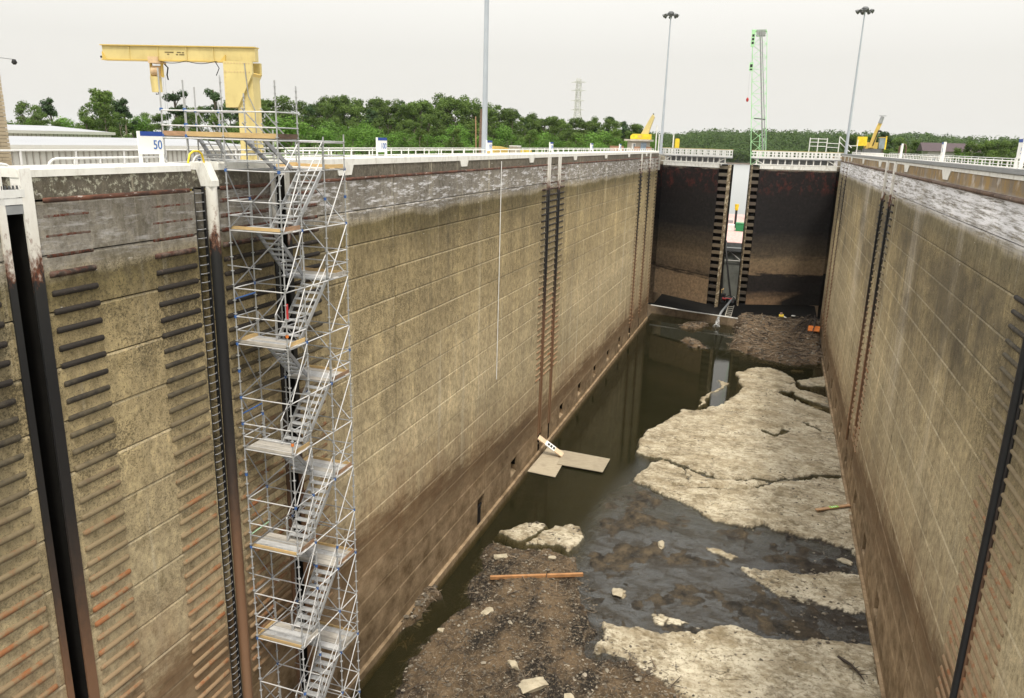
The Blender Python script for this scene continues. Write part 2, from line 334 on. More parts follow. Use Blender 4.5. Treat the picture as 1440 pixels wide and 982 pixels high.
# ------------------------------------------------------------------ lock walls
XL, XR, FZ = -18.5, 8.27, -27.07
def panel_mesh(y0, y1, z0, z1, sgn, depth=1.2, bev=.028):
    """block with its face at x=0 looking towards +sgn, edges chamfered"""
    m = MB(); d = -sgn * depth; b = -sgn * bev
    A = [(d, y0, z0), (d, y1, z0), (d, y1, z1), (d, y0, z1)]; B = [(b, y0, z0), (b, y1, z0), (b, y1, z1), (b, y0, z1)]
    C = [(0, y0 + bev, z0 + .004), (0, y1 - bev, z0 + .004), (0, y1 - bev, z1 - bev * 2.6), (0, y0 + bev, z1 - bev * 2.6)]
    fs = [(0, 1, 2, 3)]
    for k in range(4):
        j = (k + 1) % 4; fs += [(k, j, 4 + j, 4 + k), (4 + k, 4 + j, 8 + j, 8 + k)]
    fs.append((8, 9, 10, 11))
    return m.add(A + B + C, fs)
def wall_panels(root, X, sgn, mat, ysegs, zl, holes=None):
    for (a, b) in ysegs:
        for z1, z0 in zip(zl, zl[1:]):
            parts = [(a, b, z0, z1)]
            if holes:
                for (h0, h1, hz0, hz1) in holes:
                    new = []
                    for (p0, p1, q0, q1) in parts:
                        if h0 >= p1 or h1 <= p0 or hz0 >= q1 - .05 or hz1 <= q0 + .05: new.append((p0, p1, q0, q1)); continue
                        if h0 - p0 > .05: new.append((p0, h0, q0, q1))
                        if p1 - h1 > .05: new.append((h1, p1, q0, q1))
                        lo, hi = max(p0, h0), min(p1, h1)
                        if hz0 - q0 > .05: new.append((lo, hi, q0, hz0))
                        if q1 - hz1 > .05: new.append((lo, hi, hz1, q1))
                    parts = new
            for (p0, p1, q0, q1) in parts:
                hole_edge = len(parts) > 1
                g = .007
                o = panel_mesh(p0 + (0 if hole_edge else g), p1 - (0 if hole_edge else g), q0 + .03 * (0 if hole_edge else 1), q1 - g * (0 if hole_edge else 1), sgn).make('concrete_panel', mat, None)
                o.location.x = X + sgn * (random.uniform(-.012, .012) if not hole_edge else 0)
                par(o, root)
def half_round(y0, y1, sgn, h=.22, d=.11, n=5):
    m = MB(); prof = [(sgn * (d * math.sin(math.pi * k / n) - .02), -h / 2 * math.cos(math.pi * k / n)) for k in range(n + 1)]
    e = .06
    vs = [(x * .5, y0, z * .8) for x, z in prof] + [(x, y0 + e, z) for x, z in prof] + [(x, y1 - e, z) for x, z in prof] + [(x * .5, y1, z * .8) for x, z in prof]
    k = n + 1; fs = []
    for r in range(3):
        for i in range(n): fs.append((r * k + i, r * k + i + 1, (r + 1) * k + i + 1, (r + 1) * k + i))
    fs += [tuple(range(n, -1, -1)), tuple(range(3 * k, 4 * k))]
    m.add(vs, fs, True); return m
def rub_rails(root, X, sgn, mat, cols, zs, stuff):
    big = MB()
    for (a, b) in cols:
        hr = half_round(a, b, sgn, .19 if a < 40 else .16)
        me = None
        for z in zs:
            if stuff:
                big.add([(v[0] + X, v[1], v[2] + z) for v in hr.v], hr.f, True)
            else:
                if me is None: me = hr.mesh('rub_rail', mat); me2 = half_round(a, b, sgn, .16, .035).mesh('rub_rail', mat)
                o = obj('rub_rail', me if z < -2.8 else me2, None); o.location = (X, 0, z + random.uniform(-.01, .01))
                par(o, root)
    if stuff: big.make('rub_rail', mat, root)['kind'] = 'stuff'
ZL = [-.85, -2.3] + [-3.86 - 1.58 * k for k in range(15)] + [-27.6]

# --- left wall
LW = thing('lock_wall', 'long concrete lock chamber wall on the left, behind the scaffold stair tower', 'wall', (XL - .6, 20, FZ))
PORTS = [49.4, 57.0, 64.6, 72.2, 79.8, 87.4, 95.0, 102.6, 110.2]
holes = [(p - .72, p + .72, -25.95 if p > 50 else -27.3, -24.62) for p in PORTS]
segsL = [(2, 14.6), (15.14, 21.5), (22.15, 25.95), (26.65, 35.97), (36.03, 50.1), (50.1, 64.0), (64.5, 67.3), (67.8, 77.6), (77.6, 91.4), (91.4, 105.3), (105.3, 110.4), (110.8, 117.9), (118.3, 126.5)]
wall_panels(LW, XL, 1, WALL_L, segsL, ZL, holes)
for (a, b) in segsL:      # plain upper band above the rail
    q = panel_mesh(a + .004, b - .004, -.80, -.215, 1, 1.2, .015).make('concrete_panel', WALL_L, None); q.location.x = XL - .01; par(q, LW)
slab('wall_core', XL - 9, XL - 1.2, 0, 126.5, -29, -.7, DARK, LW)
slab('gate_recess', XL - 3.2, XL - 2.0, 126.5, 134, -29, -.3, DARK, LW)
slab('downstream_pier', XL - 9, XL, 134, 150, -29, -.35, WALL_L, LW)
slab('wall_footing', XL, XL + .22, 22, 126.3, FZ - .6, FZ + .42, WALL_L, LW)
# white coping and parapet
def coping(a, b, X, sgn, z0, z1, root, m=WHITE, wdt=.75):
    mb = MB(); s = sgn; e = .05
    pr = [(X + s * .03, z0), (X + s * .03, z1 - e), (X + s * (.03 - e), z1), (X - s * wdt, z1), (X - s * wdt, z0)]
    return mb.prism([(x, 0, z) for x, z in pr], (0, a, 0), (0, b, 0)).make('coping', m, root)
coping(15.1, 21.4, XL, 1, -.21, .03, LW); coping(2, 14.4, XL, 1, -.21, .03, LW); coping(22.75, 25.9, XL, 1, -.21, .06, LW)
ys = [26.7, 36, 50.1, 63.9, 67.9, 77.6, 91.4, 105.3, 110.2, 118.5, 126.5]
for a, b in zip(ys, ys[1:]): coping(a + .01, b - .01, XL, 1, -.21, .12, LW)
rr = [(15.75, 21.3), (26.8, 36), (36.02, 50.1), (50.12, 63.9), (68, 77.6), (77.62, 91.4), (91.42, 105.3), (105.32, 110.1), (111, 117.7), (118.6, 126.4), (22.8, 25.8)]
for a, b in rr: half = MB(); q = half_round(a, b, 1, .15, .045).make('rusted_rail', RUST, None); q.location = (XL, 0, -.83); par(q, LW)
# near end of the bay: white upright corner and rust-eaten armour beside the slot
def upright(y0, y1, z0, z1, proud, m, root, X=XL, sgn=1):
    return slab('armor_plate', min(X - .3 * sgn, X + proud * sgn), max(X - .3 * sgn, X + proud * sgn), y0, y1, z0, z1, m, root)
upright(15.12, 15.46, -26.9, .028, .055, ARMOR, LW); upright(14.42, 14.62, -26.9, .02, .05, ARMOR, LW)
upright(26.62, 26.9, -26.9, -.3, .05, ARMOR, LW); upright(25.7, 25.98, -26.9, -.3, .05, ARMOR, LW)
for y0 in (64.0, 67.3, 110.4, 117.9):
    for d in (-.09, .5): upright(y0 + d - .11, y0 + d + .2, -25.0, .115, .05, ARMOR, LW)
for (a, b) in ((14.62, 15.12), (26, 26.6), (64.05, 64.45), (67.35, 67.75), (110.42, 110.78), (117.92, 118.28)):
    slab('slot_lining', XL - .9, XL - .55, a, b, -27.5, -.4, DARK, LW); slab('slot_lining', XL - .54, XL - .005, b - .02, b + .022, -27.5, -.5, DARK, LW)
for a in (62.6, 66.1): pass
# white painted notches below the coping
def notch(y, w0, w1, h, root, X=XL, s=1, ztop=-.2):
    MB().prism([(X, y - w0 / 2, ztop), (X, y + w0 / 2, ztop), (X, y + w1 / 2, ztop - h), (X, y - w1 / 2, ztop - h)], (-.1 * s, 0, 0), (.035 * s, 0, 0)).make('painted_notch', WHITE, root)
for y in (45.3, 59.2, 73.0, 86.8, 100.7, 114.4): notch(y, 1.35, .95, .36, LW)
notch(31.2, 1.5, 1.1, .45, LW)
zs = [-1.26 - .52 * k for k in range(38)]
rub_rails(LW, XL, 1, RAIL, [(8.6, 14.15), (15.66, 17.2), (19.5, 21.35), (22.75, 25.6), (26.95, 28.9)], zs, False)
rub_rails(LW, XL, 1, RAIL, [(62.5, 63.8), (64.75, 67.15), (68.05, 69.5)], [-1.26 - .52 * k for k in range(36)], False)
rub_rails(LW, XL, 1, RAIL, [(109.1, 110.25), (111.05, 112.2), (116.6, 117.75), (118.55, 119.7), (124.6, 126.4)], [-1.26 - .52 * k for k in range(45)], True)
# trash bars in the nearest port
for k in range(6): rod('port_bar', (XL - .25, 48.9 + .2 * k, -27.3), (XL - .25, 48.9 + .2 * k, -25.5), .035, BLACK, LW)
slab('port_bar_frame', XL - .3, XL - .18, 48.8, 50.02, -25.55, -25.4, BLACK, LW)
for p in PORTS[1:]:
    MB().prism([(XL - .8, p - .71, -25.96), (XL - .8, p - .71, -25.6), (XL + .0, p - .71, -25.96)], (0, 0, 0), (0, 1.42, 0)).make('port_sill', WALL_L, LW); slab('port_shade', XL - 1.19, XL - .82, p - .71, p + .71, -25.9, -24.65, DARK, LW); slab('port_shade', XL - .81, XL - .12, p + .70, p + .74, -25.4, -24.65, DARK, LW)  # near-black slabs paint the shade inside the ports

# recessed ladder and fender pipe
LD = thing('wall_ladder', 'black steel rung ladder recessed in the left wall beside the white topped pipe', 'ladder', (XL, 21.8, FZ))
for y in (21.56, 22.06): slab('stile', XL - .16, XL - .06, y - .03, y + .03, -26.8, -.75, BLACK, LD)
rung_me = MB().tube([(XL - .1, 21.58, 0), (XL - .02, 21.66, 0), (XL - .02, 21.96, 0), (XL - .1, 22.04, 0)], .016, 6).mesh('rung', GALVD)
for k in range(84):
    o = obj('rung', rung_me, None); o.location.z = -.95 - .305 * k; par(o, LD)
FP = MB().tube([(XL + .0, 22.34, -.72), (XL + .0, 22.34, -1.4), (XL + .0, 22.34, -26.9)], .2, 16).make('fender_pipe', ARMOR)
PH = MB().prism([(XL - .7, 22.14, .05), (XL - .08, 22.14, .05), (XL + .2, 22.14, -.55), (XL + .2, 22.14, -.74), (XL - .25, 22.14, -.74), (XL - .4, 22.14, -.2), (XL - .7, 22.14, -.2)], (0, 0, 0), (0, .38, 0)).make('pipe_hood', WHITE)
tag(PH, 'white sloping hood above the fender pipe, next to the yellow hoop', 'hood')
tag(FP, 'thick round fender pipe down the left wall, white at its top and rusty below', 'pipe')
for s in (-.16, .16): pass
HP = MB().tube([(XL - .1, 21.45, -.9), (XL - .1, 21.45, .1), (XL - .1, 21.55, .33), (XL - .1, 21.72, .42), (XL - .1, 21.98, .42), (XL - .1, 22.12, .33), (XL - .1, 22.2, .1), (XL - .1, 22.2, -.9)], .035, 8).make('ladder_hoop', YELB)
tag(HP, 'yellow bent tube hoop over the top of the recessed ladder', 'handrail')

# --- right wall
RW = thing('lock_wall', 'long concrete lock chamber wall on the right, with white scaled upper band', 'wall', (XR + .6, 30, FZ))
holesR = [(p - .7, p + .7, -25.95, -24.65) for p in (46.0, 53.6, 61.2, 70.4, 78, 85.6, 93.2, 100.8, 108.4)]
segsR = [(4, 14), (14, 28.15), (28.75, 36), (36, 50.1), (50.1, 66.2), (66.6, 71), (71.4, 77.6), (77.6, 91.4), (91.4, 105.3), (105.3, 113), (113.4, 119.4), (119.8, 126.5)]
ZR = [-.55, -2.05] + [-3.75 - 1.58 * k for k in range(15)] + [-27.6]
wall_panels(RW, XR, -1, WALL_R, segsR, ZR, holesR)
for (a, b) in segsR:
    q = panel_mesh(a + .004, b - .004, -.50, .28, -1, 1.2, .015).make('concrete_panel', WALL_R, None); q.location.x = XR + .01; par(q, RW)
slab('wall_core', XR + 1.2, XR + 7, 0, 126.5, -29, -.2, DARK, RW)
slab('gate_recess', XR + 2.0, XR + 3.2, 126.5, 134, -29, .2, WALL_R, RW)
slab('downstream_pier', XR, XR + 7, 134, 150, -29, -.1, WALL_R, RW)
slab('wall_footing', XR - .2, XR, 20, 126.3, FZ - .6, FZ + .3, WALL_R, RW)
for a, b in segsR[1:]: coping(a + .01, b - .01, XR, -1, .16, .36, RW, WHITE, .7)
slab('fender_beam', XR - .10, XR + .16, 12, 126.4, .361, .55, GREYM, RW)
for a, b in segsR[1:]:
    q = half_round(a, b, -1, .2, .13).make('rusted_rail', RUSTR, None); q.location = (XR, 0, -.55); par(q, RW)
for y in (28.15, 66.2, 71, 113, 119.4):
    for d in (-.1, .5 if y < 60 else .32): slab('armor_plate', XR - .05, XR + .3, y + d - .1, y + d + .15, -22 if y > 40 else -26, .235, ARMOR, RW)
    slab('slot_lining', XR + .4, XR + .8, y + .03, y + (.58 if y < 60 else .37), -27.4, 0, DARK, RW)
tag(MB().tube([(XR - .05, 28.45, -26.5), (XR - .05, 28.45, .3)], .17, 12).make('fender_pipe', BLACK), 'thick black fender pipe down the near end of the right wall', 'pipe')
for y in (46.8, 61.0, 77.0, 92.5, 108): notch(y, 2.6, 1.3, .55, RW, XR, -1, .24)
for y in (66.35, 71.2): tag(MB().tube([(XR - .10, y, -21 if y < 70 else -24), (XR - .10, y, .3)], .095, 12).make('fender_pipe', ARMOR), 'dark fender pipe with white top, %s of the middle pair on the right wall' % ('nearer' if y < 70 else 'farther'), 'pipe')
rub_rails(RW, XR, -1, RAIL_R, [(25.2, 28.0), (28.95, 30.9)], [-3.75 - .52 * k for k in range(37)], False)
rub_rails(RW, XR, -1, RAIL_R, [(64.4, 66.0), (66.85, 68.2), (70, 70.9), (71.65, 73.1)], [-1.3 - .52 * k for k in range(42)], False)
rub_rails(RW, XR, -1, RAIL_R, [(112, 112.8), (113.6, 114.6), (118.5, 119.2), (120, 121)], [-1.3 - .52 * k for k in range(45)], True)

# --- decks, banks, ground
struct(MB().box(-27.5, XL - .75, 2, 150, -3, -.65).make('deck_left', DECK))
struct(MB().box(XR + .7, 15.3, 2, 150, -3, -.3).make('deck_right', DECK))

# ------------------------------------------------------------------ chamber floor: one height sheet, water, rubble
POLY = dict(
R1=[(-0.4,103.2),(1.4,104.7),(3.2,102.6),(4.6,100.2),(4.7,98.0),(5.2,94.9),(3.2,93.4),(5.0,88.9),(8.5,89.6),(8.5,75.4),(8.5,70.4),(6.1,69.3),(2.5,66.7),(0.0,65.7),(-2.6,65.0),(-5.2,66.8),(-7.8,67.9),(-10.3,68.1),(-10.3,73.0),(-9.1,76.6),(-8.4,78.5),(-7.6,82.8),(-6.4,82.5),(-4.2,85.2),(-3.0,86.8),(-2.0,89.7),(-1.6,94.0),(-2.4,98.4),(-3.0,99.2)],
R1c=[(4.2,95.5),(6.5,95.0),(8.6,93.5),(8.6,88.6),(4.6,88.3)],R1d=[(4.9,99.5),(8.6,103.5),(8.6,98.2),(5.0,97.2)],
SPIT=[(-4.8,96.4),(-3.0,94.6),(-3.8,91.8),(-4.6,90.0),(-5.3,85.0),(-6.3,83.5),(-5.9,87.4),(-5.0,90.7),(-4.2,93.2)],
R1b=[(-8.7,64.9),(-7.7,67.4),(-5.1,66.2),(-2.5,64.4),(0.0,65.2),(3.1,66.5),(6.1,68.8),(8.6,70.0),(8.6,54.6),(7.9,55.9),(5.8,56.5),(3.9,56.2),(2.6,57.0),(1.5,57.6),(0.4,56.4),(-1.9,56.6),(-4.5,58.9),(-6.7,60.4),(-9.3,61.9)],
R2=[(0.1,50.7),(2.1,50.9),(4.1,51.3),(8.5,52.9),(8.5,48.0),(7.3,47.4),(4.7,47.4),(3.0,47.8),(1.3,49.0)],
R3=[(-7.3,40.6),(-5.1,40.8),(-1.9,41.6),(0.4,43.4),(2.2,43.0),(3.9,43.3),(8.4,44.6),(8.4,30),(-1.2,30),(-1.2,35.0),(-2.3,35.7),(-4.1,37.1),(-5.5,38.0),(-7.0,37.7)],
I3=[(-2.6,52.5),(-1.1,52.7),(0.2,52.3),(-0.2,51.3),(-1.7,51.2)],I4=[(-7.5,44.7),(-7.0,45.0),(-6.3,44.4),(-6.6,43.6),(-7.2,43.7)],
I5=[(-5.7,52.0),(-5.0,52.0),(-4.8,51.4),(-5.3,51.0)],I6=[(-4.8,42.4),(-4.0,43.0),(-2.9,42.8),(-1.9,42.6),(-2.6,41.8),(-4.3,41.6)],
M1=[(-17.0,48.1),(-14.4,47.8),(-12.2,48.6),(-11.0,48.2),(-10.3,48.1),(-9.1,44.1),(-7.8,41.3),(-6.8,39.2),(-7.0,37.7),(-5.0,38.4),(-3.6,37.5),(-1.8,36.1),(-.7,35.4),(-.7,26),(-16.6,26),(-16.8,30.2),(-17.2,33.8),(-16.6,37.0),(-16.2,39.2),(-17.0,43.3),(-17.4,46.5)],
R4=[(-17.3,48.6),(-16.4,50.0),(-15.9,51.0),(-14.7,51.6),(-13.0,51.5),(-11.8,52.3),(-11.0,51.7),(-10.7,50.6),(-11.0,48.2),(-12.2,48.6),(-14.4,47.8)],
R5=[(-18.8,39.4),(-18.0,40.5),(-17.6,39.8),(-17.6,38.3),(-17.9,35.6),(-18.3,35.0)],
H=[(-4.4,127.1),(-0.9,127.5),(3.2,127.9),(8.6,128.3),(8.6,120.3),(8.6,108.8),(4.2,106.3),(0.3,107.6),(-3.3,111.6),(-4.6,112.7),(-3.8,120.5),(-4.2,124.1)],
I1=[(-13.1,122.4),(-11.9,126.0),(-8.8,127.5),(-7.8,126.2),(-10.2,121.7)],I2=[(-11.9,114.4),(-10.9,116.0),(-8.6,114.0),(-6.3,110.7),(-9.8,110.4)],
SW=[(-10.5,59.3),(-9.3,61.9),(-6.7,60.4),(-4.5,58.9),(-1.9,56.6),(3.1,57.6),(8.6,56.6),(8.6,52),(3.6,52),(0.1,50.7),(1.3,49.0),(4.7,48),(8.6,48.6),(8.6,44),(2.2,43.0),(0.4,43.4),(-1.9,41.0),(-5.1,40.4),(-7.3,40.3),(-8.2,41.3),(-9.5,44.1),(-10.2,49.5),(-10.7,55.2)],
CH=[(2.9,57.0),(3.9,56.6),(5.8,56.9),(7.9,56.3),(8.6,55.2),(8.6,52.4),(6.4,51.8),(4.1,51.2),(3.2,52.6)],
CH2=[(4.0,47.8),(7.3,47.8),(8.6,48.3),(8.6,44.3),(6.3,43.6),(3.9,43.0),(3.1,44.3)],
)
_rng = np.random.RandomState(5)
_lat = _rng.rand(64, 64, 16)
def vnoise(x, y, f, ch=0):
    x = np.asarray(x) * f + 13.7 * ch; y = np.asarray(y) * f + 7.3 * ch
    i, j = np.floor(x).astype(int), np.floor(y).astype(int); u, v = x - i, y - j; u = u * u * (3 - 2 * u); v = v * v * (3 - 2 * v)
    g = lambda a, b: _lat[a % 64, b % 64, ch % 16]
    return (g(i, j) * (1 - u) + g(i + 1, j) * u) * (1 - v) + (g(i, j + 1) * (1 - u) + g(i + 1, j + 1) * u) * v
def fbm(x, y, f, o=4, ch=0, g=.5):
    s, a, t = 0, 1, 0
    for k in range(o): s = s + a * vnoise(x, y, f * 2.03 ** k, ch + k); t += a; a *= g
    return s / t
def sdf(poly, x, y):
    P = np.array(poly); d = np.full(x.shape, 1e9); ins = np.zeros(x.shape, bool); n = len(P)
    for k in range(n):
        a, b = P[k], P[(k + 1) % n]; e = b - a
        t = np.clip(((x - a[0]) * e[0] + (y - a[1]) * e[1]) / (e @ e + 1e-9), 0, 1)
        d = np.minimum(d, np.hypot(x - a[0] - t * e[0], y - a[1] - t * e[1]))
        c = ((a[1] > y) != (b[1] > y)) & (x < (b[0] - a[0]) * (y - a[1]) / (b[1] - a[1] + 1e-12) + a[0]); ins ^= c
    return np.where(ins, d, -d)
def sst(a, b, v): t = np.clip((v - a) / (b - a), 0, 1); return t * t * (3 - 2 * t)
gx = np.arange(-18.5, 8.28, .11); gx[-1] = 8.27
gy = np.concatenate([np.arange(24, 62, .13), np.arange(62, 96, .2), np.arange(96, 134.2, .3)])
GX, GY = np.meshgrid(gx, gy); GXr, GYr = GX.copy(), GY.copy()
wob = (fbm(GX, GY, .8, 6, 1, .62) - .5) * 1.3; wob2 = (fbm(GX, GY, .8, 6, 6, .62) - .5) * 1.3
QX, QY = GX + wob * .9, GY + wob2 * 1.2
h = -.5 - .35 * fbm(GX, GY, .25, 3, 2) * np.clip((GX + 14) / -4 + 1.3, .5, 1.3)
rock = np.zeros_like(h); deb = np.zeros_like(h); bed = np.zeros_like(h); shade = fbm(GX, GY, .35, 4, 9)
def lay(name, top, e0, e1, kind):
    global h
    d = sdf(POLY[name], QX, QY); m = sst(e0, e1, d); hh = -.9 + (top + .9) * m
    up = hh > h; h = np.where(up, hh, h)
    for k, a in (('rock', rock), ('deb', deb), ('bed', bed)):
        a[:] = np.where(up & (m > .35), 1.0 if k == kind else 0.0, a)
    return d
ridge = 1 - np.abs(2 * fbm(GX, GY, .45, 4, 4) - 1)
lay('SW', -.004 + .42 * (fbm(GX, GY, .42, 6, 3, .68) - .535) , -1.6, .5, 'bed')
lay('CH', -.0 + .3 * (fbm(GX, GY, 1.1, 4, 3) - .5), -.2, .3, 'bed'); lay('CH2', .0 + .3 * (fbm(GX, GY, 1.1, 4, 5) - .5), -.2, .3, 'bed')
_t = fbm(GX, GY, .2, 5, 8, .55) * 9; terr = (np.floor(_t) + sst(.82, 1, _t - np.floor(_t))) / 9
for nm, tp in (('R1c', .10), ('R1d', .06), ('R1', .13), ('R1b', .15), ('R2', .12), ('R3', .16)):
    lay(nm, tp + .55 * (terr - .46) + .09 * fbm(GX, GY, 1.6, 5, 2, .6), -.12, .16, 'rock')
for nm in ('I3', 'I4', 'I5', 'I6', 'SPIT'): lay(nm, .06 + .06 * vnoise(GX, GY, 2, 3), -.1, .25, 'rock')
lay('M1', .16 + .55 * fbm(GX, GY, .3, 5, 7, .6) * sst(0, 4, sdf(POLY['M1'], GX, GY)) + .5 * (fbm(GX, GY, 1.5, 5, 1, .68) - .5), -.5, .9, 'deb')
lay('R4', .10 + .3 * (terr - .4) + .10 * (fbm(GX, GY, 1.3, 5, 4) - .3) , -.1, .3, 'rock')
lay('R5', .35 + .3 * vnoise(GX, GY, 2.5, 5), -.2, .3, 'deb')
rise = sst(107, 124, GY) * 2.0
lay('H', .3 + rise + .9 * (fbm(GX, GY, .7, 5, 2, .65) - .35), -.6, 1.2, 'deb'); lay('I1', .35 + .6 * (fbm(GX, GY, .9, 4, 2) - .3), -.5, .9, 'deb'); lay('I2', .3 + .5 * (fbm(GX, GY, .9, 4, 6) - .3), -.5, .9, 'deb')
# cracks across the slabs
def crack(pts, wdt, dep):
    global h
    d = np.full(h.shape, 1e9)
    for a, b in zip(pts, pts[1:]):
        a, b = np.array(a), np.array(b); e = b - a
        t = np.clip(((QX - a[0]) * e[0] + (QY - a[1]) * e[1]) / (e @ e), 0, 1); d = np.minimum(d, np.hypot(QX - a[0] - t * e[0], (QY - a[1] - t * e[1]) * .8))
    h = h - dep * (1 - sst(wdt * .3, wdt, d))
crack([(-5.6, 62), (-3.6, 62.6), (-1.6, 62.9), (.2, 63.6), (2.4, 66)], .26, .45)
crack([(-5.4, 66.5), (-4.2, 62.8)], .13, .25); crack([(4.6, 98), (2.6, 96.6), (1.1, 97.6), (-.4, 99)], .3, .3)
crack([(3.2, 93.4), (6.5, 90.2), (8.5, 88)], .8, .6); crack([(1.2, 79), (2.2, 78.2), (3.4, 80)], .5, .35); crack([(4, 84), (8.3, 80.6)], .25, .2)
crack([(2.2, 60.2), (2.9, 60.0)], .4, .3); crack([(-14.8, 48.2), (-14.2, 50.2), (-13.2, 51.6)], .3, .5)
h = h + .018 * (fbm(GX, GY, 4.0, 3, 11) - .5) * 2
ny, nx = GX.shape
WZ = FZ
verts = np.stack([GX, GY, h + WZ], -1).reshape(-1, 3)
idx = np.arange(ny * nx).reshape(ny, nx)
faces = np.stack([idx[:-1, :-1], idx[:-1, 1:], idx[1:, 1:], idx[1:, :-1]], -1).reshape(-1, 4)
me = bpy.data.meshes.new('chamber_floor'); me.from_pydata(verts.tolist(), [], faces.tolist()); me.polygons.foreach_set('use_smooth', [True] * len(faces))
at = me.color_attributes.new('zone', 'FLOAT_COLOR', 'POINT')
at.data.foreach_set('color', np.stack([rock, deb, bed, np.ones_like(rock)], -1).reshape(-1).astype(np.float32))
n = NT('chamber_floor'); p = n.pos; x, y, z = n.sep(p)
va = n.n('ShaderNodeVertexColor'); va.layer_name = 'zone'; zr, zd, zb = n.sep(va.outputs[0])
a = n.noise(n.scale(p, (1, .75, 1)), .8, 6, .65); b = n.noise(p, 5.0, 5, .7); c = n.noise(n.scale(p, (.8, 1.25, 1)), 2.3, 10, .78)
rockc = n.mix(n.mr(a, .35, .62), (.165, .13, .078), (.37, .312, .21))
rockc = n.mix(n.mul(n.mr(n.add(n.mul(c, .6), n.mul(n.noise(p, .5, 6, .65), .4)), .44, .56), n.mr(y, 95, 45, .55, .92)), rockc, (.63, .57, .44))
rockc = n.mix(n.mr(b, .55, .64, 0, .8), rockc, (.15, .115, .07))
ve = n.vor(n.add(p, 0) if False else n.scale(p, (.55, .9, .3)), 1.0, 'DISTANCE_TO_EDGE')[0]; crk = n.mul(n.mr(n.add(ve, n.mr(c, .3, .7, -.03, .03)), .0, .022, 1, 0), n.mr(n.noise(p, .4, 4), .48, .58)); rockc = n.mix(n.mul(crk, .8), rockc, (.06, .045, .028))
rockc = n.mix(n.mul(n.mr(n.noise(n.scale(p, (.7, 1.3, 1)), .45, 7, .7), .48, .62), .55), rockc, (.22, .17, .10))
rockc = n.mix(n.mul(n.mr(n.noise(p, 1.1, 5, .6), .58, .66), .6), rockc, (.15, .12, .075))
debc = n.mix(n.mr(n.noise(n.scale(p, (.8, .45, 1)), .5, 8, .74), .42, .58), (.013, .010, .007), (.125, .085, .048)); debc = n.mix(n.mr(b, .52, .66, 0, .8), debc, (.20, .155, .105))
debc = n.mix(n.mr(y, 70, 105, 0, .5), debc, (.17, .115, .07))
debc = n.mix(n.mul(n.mr(n.noise(p, 16, 3, .7), .63, .68), .8), debc, (.46, .42, .34))
bedc = n.mix(n.mr(n.noise(n.scale(p, (1, .6, 1)), 1.1, 7, .72), .4, .6), (.016, .014, .011), (.105, .08, .05))
bedc = n.mix(n.mr(x, 3.5, 5.5, 0, .75), bedc, (.025, .019, .014))
col = n.mix(zb, n.mix(zd, n.mix(zr, (.045, .036, .025), rockc), debc), bedc)
wet = n.mr(n.add(z, n.mr(c, .3, .7, -.03, .03)), FZ + .0, FZ + .05, 1, 0)
col = n.mix(n.mul(wet, .55), col, n.mix(.5, (0, 0, 0), col))
col = n.mix(n.mul(wet, .5), col, (.03, .024, .016))
n.bump(n.add(n.mul(c, .9), n.mul(b, .8)), .85, .10)
n.fin(col, n.mr(wet, 0, 1, .9, .35), spec=.3)
me.materials.append(n.m)
floor = link(bpy.data.objects.new('chamber_floor', me)); struct(floor)

# water standing in the chamber: closed body, murky
n = NT('murky_water'); n.t.nodes.remove(n.b); p = n.pos
tr = n.n('ShaderNodeBsdfTransparent'); tr.inputs[0].default_value = (.93, .92, .86, 1); gl = n.n('ShaderNodeBsdfGlossy'); gl.inputs['Roughness'].default_value = .03
df = n.n('ShaderNodeBsdfDiffuse'); pass
ms1 = n.n('ShaderNodeMixShader'); MS1 = ms1; n.l(tr.outputs[0], ms1.inputs[1]); n.l(df.outputs[0], ms1.inputs[2])
fr = n.n('ShaderNodeFresnel'); fr.inputs[0].default_value = 1.33
bp = n.n('ShaderNodeBump'); x, y, z = n.sep(p)
calm = n.mul(n.mr(y, 66, 52), n.mr(x, -12, -9.5)); n.l(n.mr(calm, 0, 1, .2, .5), MS1.inputs[0]); n.l(n.mix(calm, (.072, .070, .032), n.mix(n.mr(n.noise(n.scale(p, (.6, 1.1, 1)), .9, 10, .74, .8), .42, .58), (.05, .042, .03), (.14, .147, .15))), df.inputs[0])  # blue-grey mottling paints sky sheen into the silty stream's diffuse colour
n.l(n.noise(n.scale(p, (1, 1.5, 1)), 4.5, 4, .6, .8), bp.inputs['Height']); n.l(n.mr(calm, 0, 1, .02, 1.0), bp.inputs['Strength']); bp.inputs['Distance'].default_value = .05
n.l(bp.outputs[0], gl.inputs['Normal']); n.l(bp.outputs[0], fr.inputs['Normal'])
ms2 = n.n('ShaderNodeMixShader'); n.l(fr.outputs[0], ms2.inputs[0]); n.l(ms1.outputs[0], ms2.inputs[1]); n.l(gl.outputs[0], ms2.inputs[2]); n.l(ms2.outputs[0], n.out.inputs[0])
va = n.n('ShaderNodeVolumeAbsorption'); va.inputs[0].default_value = (.60, .50, .24, 1); va.inputs[1].default_value = 2.2; n.l(va.outputs[0], n.out.inputs['Volume'])
struct(MB().box(XL - .02, XR + .02, 24.05, 133.9, FZ - 1.6, FZ).make('chamber_water', n.m))

